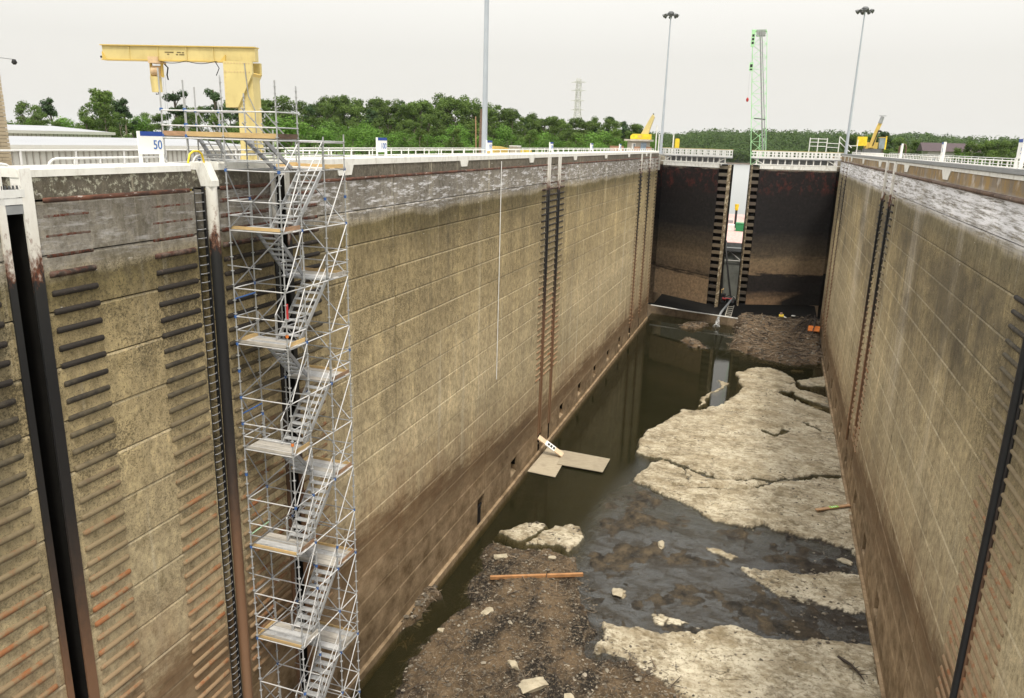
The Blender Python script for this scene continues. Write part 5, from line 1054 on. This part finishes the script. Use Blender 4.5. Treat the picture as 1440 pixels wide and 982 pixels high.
for x in (3.8, 5.0, 6.3): rod('frame_post', (x, 133, -.5), (x, 133, 2.75), .07, WHITEM, T, 6)
for z in (1.5, 2.1, 2.6): rod('frame_rail', (3.8, 133, z), (6.3, 133, z), .05, WHITEM, T, 6)
for z in (1.4, 2.0): rod('frame_rail', (6.3, 133, z), (8.0, 133, z - .05), .05, WHITEM, T, 6)
T = thing('stair_rails', 'sloping pale stair rails at the foot of the right light mast', 'railing', (8.5, 131, .3))
rod('stair_post', (8.0, 132, -.5), (8.0, 132, 3.0), .07, WHITEM, T, 6); rod('hand_rail', (8.0, 132, 3.0), (9.8, 131.5, 1.4), .06, WHITEM, T, 6); rod('hand_rail', (8.0, 132, 2.2), (9.6, 131.5, .8), .06, WHITEM, T, 6); rod('stair_post', (10.6, 132, -.5), (10.6, 132, 2.6), .06, WHITEM, T, 6); rod('hand_rail', (9.6, 132, 1.7), (10.6, 132, 1.7), .05, WHITEM, T, 6)
T = thing('rusty_frame', 'small rusty arched frame right of the mobile crane', 'frame', (17.2, 134, -.3)); MB().tube([(16.6, 133, -.3), (16.6, 133, 1.7), (16.9, 133, 2.1), (17.3, 133, 2.1), (17.5, 133, 1.7), (17.5, 133, -.3)], .12, 8).make('arch', RUSTR, T); MB().tube([(16.9, 132.8, -.3), (16.9, 132.8, 1.3)], .14, 8).make('yellow_leg', YELB, T)

# ------------------------------------------------------------------ green lattice crane beyond the right gate
LC = thing('lattice_crane', 'tall green lattice boom crane standing beyond the right gate', 'crane', (-4.2, 200, -16.1))
def lat(a0, a1, b0, b1, za, zb_, dy, y0_, n_, m, name):
    c = {}
    for i in range(n_ + 1):
        f = i / n_; z = za + (zb_ - za) * f; l, r_ = a0 + (b0 - a0) * f, a1 + (b1 - a1) * f; c[i] = [(l, y0_ - dy, z), (r_, y0_ - dy, z), (r_, y0_ + dy, z), (l, y0_ + dy, z)]
    for k in range(4): rod('chord', c[0][k], c[n_][k], .06, m, LC, 6)
    L_ = MB()
    for i in range(n_):
        for k in range(4):
            j = (k + 1) % 4; q = (c[i][k], c[i + 1][j]) if (i + k) % 2 else (c[i][j], c[i + 1][k]); L_.tube(q, .05, 4, False)
            L_.tube((c[i + 1][k], c[i + 1][j]), .028, 4, False)
    L_.make(name, m, LC)
lat(-6.1, -2.5, -9.7, -6.5, -14, 27, 1.0, 200, 15, GREENC, 'lacing'); lat(-5.1, -3.9, -5.65, -4.6, -14, 4.2, .6, 200, 14, GREENC, 'lacing')
rod('hoist_rope', (-4.6, 199, 0), (-8.0, 199, 27), .16, GREYM, LC); rod('hoist_rope', (-4.0, 199, 0), (-7.6, 199, 27), .10, GREYM, LC)
slab('head_frame', -9.8, -9.0, 198.9, 199.1, 23.6, 27.2, GREENC, LC); slab('head_sheaves', -8.8, -6.8, 199, 200.5, 26.0, 27.3, GREYM, LC); slab('head_crown', -9.9, -6.6, 199.2, 200.8, 27.0, 27.35, GREENC, LC)
for k in range(3): slab('marking', -9.65, -9.15, 198.86, 198.89, 24.2 + k * .8, 24.7 + k * .8, BLACK, LC)
slab('boom_sign', -9.6, -8.75, 198.9, 199.05, 18.3, 20.2, GREENC, LC); slab('marking', -9.45, -8.9, 198.86, 198.89, 19.1, 19.8, BLACK, LC); slab('marking', -9.45, -8.9, 198.86, 198.89, 18.5, 18.8, BLACK, LC)
slab('crane_base', -5.9, -.5, 196, 204, -16.1, -13.5, GREENC, LC); MB().bar((-7.4, 199, 7.7), (-4.8, 199, 7.5), .2, .25).make('boom_walkway', DGREY, LC)
T = thing('hook_ball', 'small red hook ball hanging left of the green lattice crane', 'hook', (-9.3, 199, 11.8)); MB().tube([(-9.3, 199, 11.4), (-9.3, 199, 11.7), (-9.3, 199, 12.1), (-9.3, 199, 12.4)], [.1, .3, .3, .1], 8).make('ball', REDP, T); rod('hook_rope', (-9.3, 199, 12.4), (-9.4, 199, 27.2), .015, GREYM, T, 4)

# ------------------------------------------------------------------ buildings and pylon
def shed(label, pts, depth, z0, ze, zr, over, rib):
    """pts: two ends of the eave line facing the lock"""
    a, b = Vector((*pts[0], 0)), Vector((*pts[1], 0)); d = (b - a); L = d.length; d.normalize(); nb = Vector((-d.y, d.x, 0)); up = Vector((0, 0, 1))
    T = thing('warehouse', label, 'building', (a + b) / 2 + up * z0)
    P = lambda s, t, z: a + d * s + nb * t + up * z
    def pr(name, q, v0, v1, m): return MB().prism(q, v0, v1).make(name, m, T)
    pr('wall', [P(0, 0, z0), P(0, depth, z0), P(0, depth, ze), P(0, depth / 2, zr - .1), P(0, 0, ze)], (0, 0, 0), d * L, SIDING)
    pr('roof', [P(-over, -over, ze - .02), P(-over, depth / 2, zr), P(-over, depth / 2, zr + .12), P(-over, -over, ze + .10)], (0, 0, 0), d * (L + 2 * over), ROOFW)
    pr('roof', [P(-over, depth + over, ze - .02), P(-over, depth / 2, zr), P(-over, depth / 2, zr + .12), P(-over, depth + over, ze + .10)], (0, 0, 0), d * (L + 2 * over), ROOFW)
    pr('fascia', [P(-over, -over - .05, ze - .32), P(-over, -over + .05, ze - .32), P(-over, -over + .05, ze + .16), P(-over, -over - .05, ze + .16)], (0, 0, 0), d * (L + 2 * over), SIDING)
    s = .3
    while s < L: pr('siding_rib', [P(s, -.06, z0), P(s + .12, -.06, z0), P(s + .12, .01, z0), P(s, .01, z0)], (0, 0, 0), up * (ze - z0 - .05), SIDEG); s += rib
    return T
shed('long white metal warehouse nearest the railing, under the 50 sign', ((-57.8, 38), (-56.5, 76)), 19, -5, -.48, .1, .4, .6)
shed('white metal warehouse further back at far left', ((-108, 70), (-114, 112.5)), 24, -5, .4, 1.25, .5, .9)
T = thing('warehouse', 'white building with a maroon roof among trees at far right', 'building', (53, 305, -8))
MB().prism([(46.3, 300, -8), (60, 300, -8), (60, 300, 1.6), (46.3, 300, 1.6)], (0, 0, 0), (0, 12, 0)).make('wall', SIDING, T)
MB().prism([(0, 299, 1.5), (0, 306, 4.3), (0, 313, 1.5)], (44.5, 0, 0), (62, 0, 0)).make('roof', MAROON, T)
for k in range(6): slab('window', 48 + 2 * k, 48.9 + 2 * k, 299.9, 299.97, -2.5, -.8, GLASS, T)
# brick tower at the left edge
BT = thing('brick_building', 'corner of a tan brick building at the left edge of the picture', 'building', (-32, 25, -5))
slab('wall_core', -40, -30.06, 8, 24.3, -5, 3.5, MORT, BT); slab('parapet_cap', -40, -29.95, 8, 24.15, 3.5, 3.72, CONCP, BT)
for r_ in range(26):
    for c_ in range(4):
        y1 = 24.35 - .44 * c_ - (.22 if r_ % 2 else 0); y0 = y1 - .42; z = -.3 + .145 * r_
        if r_ % 2 and c_ == 0: y1 = 24.35
        slab('brick', -30.06, -30 + random.uniform(-.012, .012), y0, y1, z, z + .128, BRICK, BT)
slab('brick_panel', -30.06, -30, 8, 22.15, -5, 3.5, BRICK, BT); slab('brick_panel', -30.06, -30, 22.16, 24.33, -5, -.31, BRICK, BT)
T = thing('security_camera', 'small dome camera on a thin arm beside the brick building', 'camera', (-29, 25, 3.3)); MB().tube([(-30, 24.0, 3.62), (-29.75, 24.3, 3.68), (-29.4, 24.55, 3.64)], .02, 5).make('arm', GREYM, T); MB().tube([(-29.4, 24.55, 3.64), (-29.4, 24.55, 3.52), (-29.4, 24.55, 3.44)], [.06, .11, .05], 10).make('dome', BLACK, T)
# power pylon
PY = thing('power_pylon', 'pale steel lattice power pylon rising above the trees', 'pylon', (-114, 450, -5))
PM = plain('pylon_steel', (.62, .62, .60), .5, .1)
def plev(z):
    f = max(0, (z + 5) / 40); w_ = 6.4 - 4.9 * min(1, f / .55) if f < .55 else 1.5 - .4 * (f - .55) / .45
    return [(-114 + sx * w_, 450 + sy * w_, z) for sx, sy in ((-1, -1), (1, -1), (1, 1), (-1, 1))]
lv = [-5, 1, 6, 10, 13, 16, 18.5, 21, 23.5, 26, 28.5, 31, 33.5, 36]
for k in range(4):
    for a, b in zip(lv, lv[1:]): rod('leg', plev(a)[k], plev(b)[k], .20, PM, PY, 5)
B_ = MB()
for i, (a, b) in enumerate(zip(lv, lv[1:])):
    A1, B1 = plev(a), plev(b)
    for k in range(4): j = (k + 1) % 4; B_.tube((A1[k], B1[j]), .10, 4, False); B_.tube((A1[j], B1[k]), .10, 4, False); B_.tube((B1[k], B1[j]), .09, 4, False)
B_.make('lattice_brace', PM, PY)
for z in (19, 24, 29.5, 34): MB().prism([(-118.6, 450, z), (-114, 450, z - .25), (-109.4, 450, z), (-114, 450, z + .9)], (0, -.5, 0), (0, .5, 0)).make('cross_arm', PM, PY)

# ------------------------------------------------------------------ trees: tapered trunks, limbs, leaf clumps
def leaf_mat(name, a, b, c):
    n = NT(name); p = n.pos; q = n.noise(p, .35, 4, .6); g = n.n('ShaderNodeNewGeometry').outputs['Random Per Island']
    col = n.mix(n.mr(q, .35, .65), a, b); col = n.mix(n.mul(g, .6), col, c)
    v = n.n('ShaderNodeVectorMath'); v.operation = 'SCALE'; n.l(col, v.inputs[0]); n.l(n.mr(n.rnd(), 0, 1, .7, 1.3), v.inputs['Scale'])
    n.fin(v.outputs[0], .75, spec=.15)
    tl = n.n('ShaderNodeBsdfTranslucent'); n.l(v.outputs[0], tl.inputs[0]); ms = n.n('ShaderNodeMixShader'); ms.inputs[0].default_value = .3; n.l(n.b.outputs[0], ms.inputs[1]); n.l(tl.outputs[0], ms.inputs[2]); n.l(ms.outputs[0], n.out.inputs[0]); return n.m
LEAF = leaf_mat('broad_leaves', (.05, .10, .022), (.10, .16, .035), (.145, .20, .048)); LEAFD = leaf_mat('dark_pine_needles', (.035, .075, .03), (.06, .105, .04), (.08, .125, .05)); LEAFB = leaf_mat('bright_bush_leaves', (.06, .14, .02), (.11, .21, .032), (.14, .24, .05))
BARK = plain('bark', (.17, .14, .11), .9, 0, .3, 1)
tr_ = random.Random(11)
def crown_mesh(kind, seed, nleaf):
    r = random.Random(seed); blobs = []
    if kind == 'r':
        for k in range(32):
            a = r.uniform(0, 6.28); z = r.uniform(.16, .96); w_ = .25 * math.sin(min(1, max(.12, (z - .1) / .86 + .14)) * math.pi * .88) + .06; d = r.uniform(.25, 1) * w_; blobs.append((d * math.cos(a), d * math.sin(a), z, r.uniform(.05, .12)))
    elif kind == 'p':
        for k in range(12):
            a = r.uniform(0, 6.28); z = r.uniform(.58, .97); d = r.uniform(0, .16) * (1.1 - (z - .55)); blobs.append((d * math.cos(a), d * math.sin(a), z, r.uniform(.045, .085)))
        for k in range(4): a = r.uniform(0, 6.28); blobs.append((.16 * math.cos(a), .16 * math.sin(a), r.uniform(.35, .6), .05))
    else:
        for k in range(14):
            a = r.uniform(0, 6.28); z = r.uniform(.12, .85); d = r.uniform(.1, .42) * math.sqrt(max(.05, 1 - z * .8)); blobs.append((d * math.cos(a), d * math.sin(a), z, r.uniform(.12, .22)))
    tot = sum(b[3] ** 2 for b in blobs); V, F = [], []
    for (x, y, z, s) in blobs:
        for k in range(max(8, int(nleaf * s * s / tot))):
            u = Vector((r.gauss(0, 1), r.gauss(0, 1), r.gauss(0, 1))).normalized(); rad = s * (r.uniform(.45, 1.08)); c = Vector((x, y, z)) + Vector((u.x, u.y, u.z * .8)) * rad
            nrm = (u * .8 + Vector((r.gauss(0, .5), r.gauss(0, .5), r.gauss(0, .5) + .35))).normalized(); t = nrm.orthogonal().normalized(); t = Matrix.Rotation(r.uniform(0, 6.28), 3, nrm) @ t; b = nrm.cross(t)
            l = r.uniform(.008, .019) * (1.3 if kind == 'b' else 1.0); m_ = r.uniform(.5, .9); i = len(V)
            V += [c - t * l, c - b * l * m_ + t * l * .2, c + t * l * 1.1, c + b * l * m_]; F.append((i, i + 1, i + 2, i + 3))
    me = bpy.data.meshes.new('crown'); me.from_pydata([tuple(v) for v in V], [], F); me.materials.append({'r': LEAF, 'p': LEAFD, 'b': LEAFB}[kind]); return me, blobs
def trunk_mesh(kind, blobs, seed):
    r = random.Random(seed); m = MB(); top = {'r': .75, 'p': .95, 'b': .5}[kind]
    m.tube([(0, 0, -.03), (r.uniform(-.01, .01), r.uniform(-.01, .01), .3 * top), (r.uniform(-.02, .02), r.uniform(-.02, .02), top)], [.022, .016, .005] if kind != 'b' else [.03, .02, .008], 6)
    for (x, y, z, s) in blobs[:9]:
        z0 = max(.12, z - .16 - .4 * math.hypot(x, y)); m.tube([(0, 0, z0), (x * .5, y * .5, z0 + (z - z0) * .6), (x, y, z)], [.008, .006, .003], 4, False)
    return m.mesh('trunk', BARK)
VAR = {}
for kind, n_, nl in (('r', 7, 5200), ('p', 4, 2600), ('b', 4, 2400)):
    for k in range(n_):
        cm, bl = crown_mesh(kind, 100 * k + ord(kind), nl); VAR[(kind, k)] = (cm, trunk_mesh(kind, bl, k))
TREES = [(-179.4,275,16.2,'p'),(-179.6,285,17.2,'r'),(-170.0,275,17.6,'r'),(-174.4,285,20.1,'r'),(-168.2,285,18.6,'r'),(-164.3,285,17.6,'p'),(-162.6,285,18.2,'r'),(-151.6,275,17.3,'p'),(-155.0,285,17.2,'r'),(-143.5,275,17.8,'r'),(-142.5,275,17.9,'r'),(-138.7,275,17.7,'r'),(-133.1,275,17.0,'r'),(-130.0,275,19.6,'r'),(-131.0,285,17.6,'r'),(-127.3,285,20.2,'r'),(-121.0,275,18.2,'r'),(-116.1,275,20.9,'r'),(-116.8,285,19.6,'r'),(-112.9,285,19.5,'r'),(-110.1,285,17.6,'r'),(-103.4,275,16.5,'r'),(-104.4,285,16.8,'r'),(-100.5,285,17.8,'r'),(-93.7,275,16.2,'r'),(-88.7,275,14.0,'r'),(-91.3,285,13.5,'p'),(-86.6,285,12.3,'r'),(-84.3,285,14.9,'r'),(-77.7,275,14.0,'r'),(-78.2,285,14.2,'r'),(-72.0,275,12.3,'r'),(-68.0,275,13.7,'r'),(-66.3,285,12.5,'p'),(-65.4,285,13.5,'r'),(-59.6,275,13.8,'r'),(-58.7,285,13.4,'r'),(-54.6,285,13.0,'p'),(-51.2,285,12.4,'r'),(-46.6,275,11.6,'p'),(-44.6,275,9.8,'r')] + [(-179.1,150,11.6,'r'),(-190.8,165,11.5,'r'),(-192.7,170,14.7,'p'),(-186.7,170,9.3,'b'),(-169.8,160,12.2,'r'),(-169.8,165,16.5,'r'),(-174.2,172,16.4,'r'),(-162.1,165,14.6,'p'),(-174.2,180,10.5,'b'),(-178.7,190,10.8,'r'),(-168.9,185,10.8,'r'),(-154.6,175,16.9,'p'),(-163.9,190,13.0,'r'),(-169.1,200,13.0,'r'),(-145.7,180,17.6,'p'),(-149.0,190,15.1,'r'),(-142.9,186,17.1,'p'),(-146.1,200,13.3,'r'),(-166.1,230,17.6,'r'),(-150.6,215,16.4,'r'),(-149.3,220,17.2,'r'),(-149.4,226,16.2,'r'),(-206.7,320,20.7,'p'),(-202.0,320,22.1,'r'),(-183.2,300,20.4,'r'),(-180.1,300,21.9,'r'),(-199.3,340,22.5,'r'),(-181.2,320,22.6,'r'),(-177.1,320,21.4,'r'),(-171.9,320,21.9,'r'),(-158.6,300,20.6,'r'),(-175.5,340,22.8,'r'),(-158.3,320,21.3,'p'),(-144.9,300,20.6,'r'),(-141.5,300,20.1,'r'),(-147.2,320,22.0,'p'),(-150.0,340,25.0,'r'),(-147.2,340,23.8,'p'),(-142.0,340,24.0,'r'),(-128.5,320,22.5,'r'),(-123.7,320,20.6,'r'),(-121.4,320,19.5,'p'),(-110.1,300,19.6,'r'),(-104.5,300,17.9,'r'),(-115.3,340,18.3,'p'),(-109.4,340,17.4,'r'),(-100.4,320,16.5,'r'),(-90.6,300,14.7,'r'),(-91.7,320,16.3,'r'),(-88.2,320,15.6,'r'),(-78.8,300,14.5,'r'),(-76.0,300,14.8,'r'),(-80.6,340,15.2,'r'),(-77.3,340,16.2,'r'),(-63.7,300,15.4,'p'),(-65.5,320,15.9,'r'),(-65.5,340,15.6,'p'),(-52.9,300,12.9,'r'),(-50.5,300,11.7,'r'),(-49.7,320,10.4,'r'),(-178.7,150,8.1,'b'),(-174.8,150,9.0,'r'),(-187.0,165,7.5,'r'),(-209.5,190,7.3,'r'),(-202.1,190,10.2,'r'),(-153.4,150,11.3,'r'),(-148.9,150,9.8,'r'),(-183.3,190,7.8,'b'),(-191.5,205,9.1,'b'),(-186.8,205,7.8,'r'),(-144.4,165,9.3,'r'),(-174.2,205,9.0,'r'),(-134.6,165,10.2,'r'),(-162.2,205,10.3,'b'),(-115.1,150,8.3,'r'),(-121.8,165,8.5,'r'),(-107.0,150,9.8,'r'),(-102.0,150,10.1,'b'),(-125.4,190,9.0,'r'),(-159.2,250,11.8,'r'),(-153.2,250,13.5,'b'),(-152.5,265,12.3,'r'),(-132.3,235,12.8,'b'),(-133.9,250,13.0,'r'),(-118.7,235,10.6,'r'),(-120.6,250,11.4,'r'),(-122.2,265,13.8,'r'),(-117.8,265,12.4,'r'),(-104.0,250,13.2,'b'),(-99.6,250,11.0,'r'),(-99.1,265,10.8,'r'),(-86.7,250,11.5,'b'),(-85.4,265,10.7,'r'),(-75.1,250,9.7,'b'),(-70.8,250,9.8,'b'),(-62.3,235,9.4,'r'),(-65.5,265,8.9,'r'),(-52.9,235,10.1,'b'),(-46.8,235,10.0,'r'),(-43.1,235,9.6,'r'),(-40.2,250,7.9,'r'),(-128.3,200,7.7,'b'),(-123.5,200,8.5,'b'),(-130.2,215,8.0,'b'),(-115.6,200,9.0,'b'),(-111.3,200,8.9,'b'),(-108.9,200,7.6,'b'),(-111.5,215,8.7,'b'),(-99.2,200,8.1,'b'),(-102.3,215,8.3,'b'),(-99.6,215,8.4,'b'),(-94.1,215,7.5,'b'),(-89.8,215,7.2,'b'),(-81.2,200,6.3,'b'),(-82.1,215,7.6,'b'),(-73.9,200,7.3,'b'),(-76.2,215,6.5,'b'),(-66.3,200,7.1,'b'),(-67.1,215,7.7,'b'),(-58.6,200,8.3,'b'),(-55.0,200,6.5,'b'),(-55.4,215,6.8,'b'),(-50.3,200,6.9,'b'),(-46.6,200,8.6,'b'),(-46.6,215,6.5,'b'),(-39.1,200,7.9,'b'),(-35.6,200,7.9,'b'),(-34.5,215,8.2,'b'),(-90.1,190,8.3,'r'),(-83.1,196,8.4,'r'),(-53.3,210,8.7,'r'),(-67.0,212,8.8,'r'),(-172.8,345,24.1,'p'),(23.4,330,14.1,'r'),(26.1,330,14.3,'r'),(30.6,350,14.8,'r'),(31.6,330,14.2,'r'),(34.2,330,15.0,'r'),(39.2,350,14.7,'r'),(42.1,350,14.1,'r'),(45.1,350,12.8,'r'),(45.2,330,12.8,'r'),(47.9,330,12.0,'r'),(53.9,290,10.4,'r'),(56.0,290,11.4,'r'),(58.1,290,12.2,'r'),(60.3,290,12.3,'r'),(62.3,290,13.4,'r'),(64.6,290,12.8,'r'),(71.4,310,12.9,'r'),(73.6,310,13.4,'r'),(71.0,290,13.3,'r'),(73.2,290,13.1,'r'),(80.3,310,14.1,'r'),(82.6,310,14.2,'r'),(19.7,255,7.9,'r'),(23.7,270,8.4,'b'),(26.6,270,8.0,'r'),(29.4,270,7.7,'r'),(30.4,255,8.2,'b'),(34.9,270,8.4,'r'),(35.5,255,9.0,'b'),(48.3,255,8.9,'r'),(50.7,255,9.4,'b'),(53.3,255,8.7,'b'),(55.6,255,9.7,'r'),(61.7,270,8.8,'r'),(60.7,255,8.8,'r'),(63.0,255,9.4,'r'),(69.2,270,9.7,'b'),(71.8,270,9.1,'r'),(32.3,300,15.3,'p')]
names = {'r': ('broadleaf_tree', 'tree'), 'p': ('pine_tree', 'tree'), 'b': ('bush', 'bush')}
cnt = {'r': 7, 'p': 4, 'b': 4}
def tree_label(x, y, k):
    kind = {'r': 'broadleaf tree', 'p': 'tall pine', 'b': 'low bush'}[k]; pl = {'r': 'broadleaf trees', 'p': 'pines', 'b': 'bushes'}[k]
    t = x / y; row = 'at the back of' if y >= 290 else 'in the middle of' if y >= 232 else 'at the front of'
    if x > 0: spot = 'behind the yellow mobile crane' if t < .125 else 'left of the maroon roofed building' if t < .165 else 'right of the maroon roofed building'; wood = 'the trees'; row = 'in the back row of' if y >= 285 else 'in the front row of'
    elif t < -.92: spot = 'behind the white warehouses'; wood = 'the trees'; row = 'in the back row of' if y >= 168 else 'in the front row of'
    elif t < -.66: spot = 'behind the yellow jib crane'; wood = 'the trees'; row = 'in the back row of' if y >= 185 else 'in the front row of'
    elif t < -.48: spot = 'left of the 100 sign'; wood = 'the wood'
    elif t < -.33: spot = 'between the 100 sign and thick grey mast'; wood = 'the wood'
    elif t < -.24: spot = 'between thick grey mast and power pylon'; wood = 'the wood'
    else: spot = 'right of the power pylon'; wood = 'the wood'
    return kind + ' ' + row + ' ' + wood + ' ' + spot, pl + ' ' + row + ' ' + wood + ' ' + spot
for (x, y, hgt, k) in TREES:
    gz = -5 if x < 0 else -8; nm, cat = names[k]; lb, gp = tree_label(x, y, k)
    T = thing(nm, lb, cat, (x, y, gz), gp); T.rotation_euler.z = tr_.uniform(0, 6.28); wd = {'r': tr_.uniform(.9, 1.25), 'p': tr_.uniform(.9, 1.2), 'b': tr_.uniform(1.1, 1.6)}[k]
    T.scale = (hgt * wd, hgt * wd, hgt * 1.02)
    cm, tm = VAR[(k, tr_.randrange(cnt[k]))]
    for a, b in (('crown', cm), ('trunk', tm)):
        o = bpy.data.objects.new(a, b); link(o); o.parent = T
# far-off woods: one mass each
def woods(name, label, region, n_, hgt, leaf, zf, m, nl=44):
    r = random.Random(name); V, F = [], []
    for k in range(n_):
        x, y = region(r); z = float(zf(np.array([x]), np.array([y]))[0]); H_ = hgt * r.uniform(.7, 1.25); W_ = H_ * r.uniform(.32, .5)
        for j in range(nl):
            u = Vector((r.gauss(0, 1), r.gauss(0, 1), r.gauss(0, 1))).normalized()
            if u.y > .5: u.y = -u.y
            c = Vector((x, y, z + H_ * .55)) + Vector((u.x * W_, u.y * W_, u.z * H_ * .45)) * r.uniform(.8, 1.08)
            nr = (u + Vector((r.gauss(0, .35), r.gauss(0, .35), r.gauss(0, .35) + .2))).normalized(); t = nr.orthogonal().normalized(); b = nr.cross(t); l = leaf * r.uniform(.6, 1.2); i = len(V)
            V += [c - t * l, c - b * l * .8, c + t * l, c + b * l * .8]; F.append((i, i + 1, i + 2, i + 3))
    me = bpy.data.meshes.new(name); me.from_pydata([tuple(v) for v in V], [], F); me.materials.append(m); return tag(obj(name, me), label, None, None, 'stuff')
LEAFF = leaf_mat('far_leaves', (.04, .095, .022), (.085, .145, .03), (.11, .17, .038))
woods('far_wood', 'dense wood on the far river bank', lambda r: (r.uniform(-330, 420), 908 + 190 * r.random() ** 1.3), 3600, 15, 1.3, far_z, LEAFF)
woods('hill_wood', 'distant wooded hills on the horizon', lambda r: (r.uniform(-500, 900), r.uniform(2200, 2620)), 2200, 16, 4.5, hill_z, LEAFF, 14)

# ------------------------------------------------------------------ haze: one closed box of even, thin air
n = NT('haze'); n.t.nodes.remove(n.b); v = n.n('ShaderNodeVolumePrincipled'); v.inputs['Color'].default_value = (.92, .96, 1.0, 1); v.inputs['Density'].default_value = .00004; v.inputs['Anisotropy'].default_value = .3
n.l(v.outputs[0], n.out.inputs['Volume'])
HZ = MB().box(-7500, 7500, -2500, 9500, -31, 120).make('haze', n.m); HZ['kind'] = 'stuff'
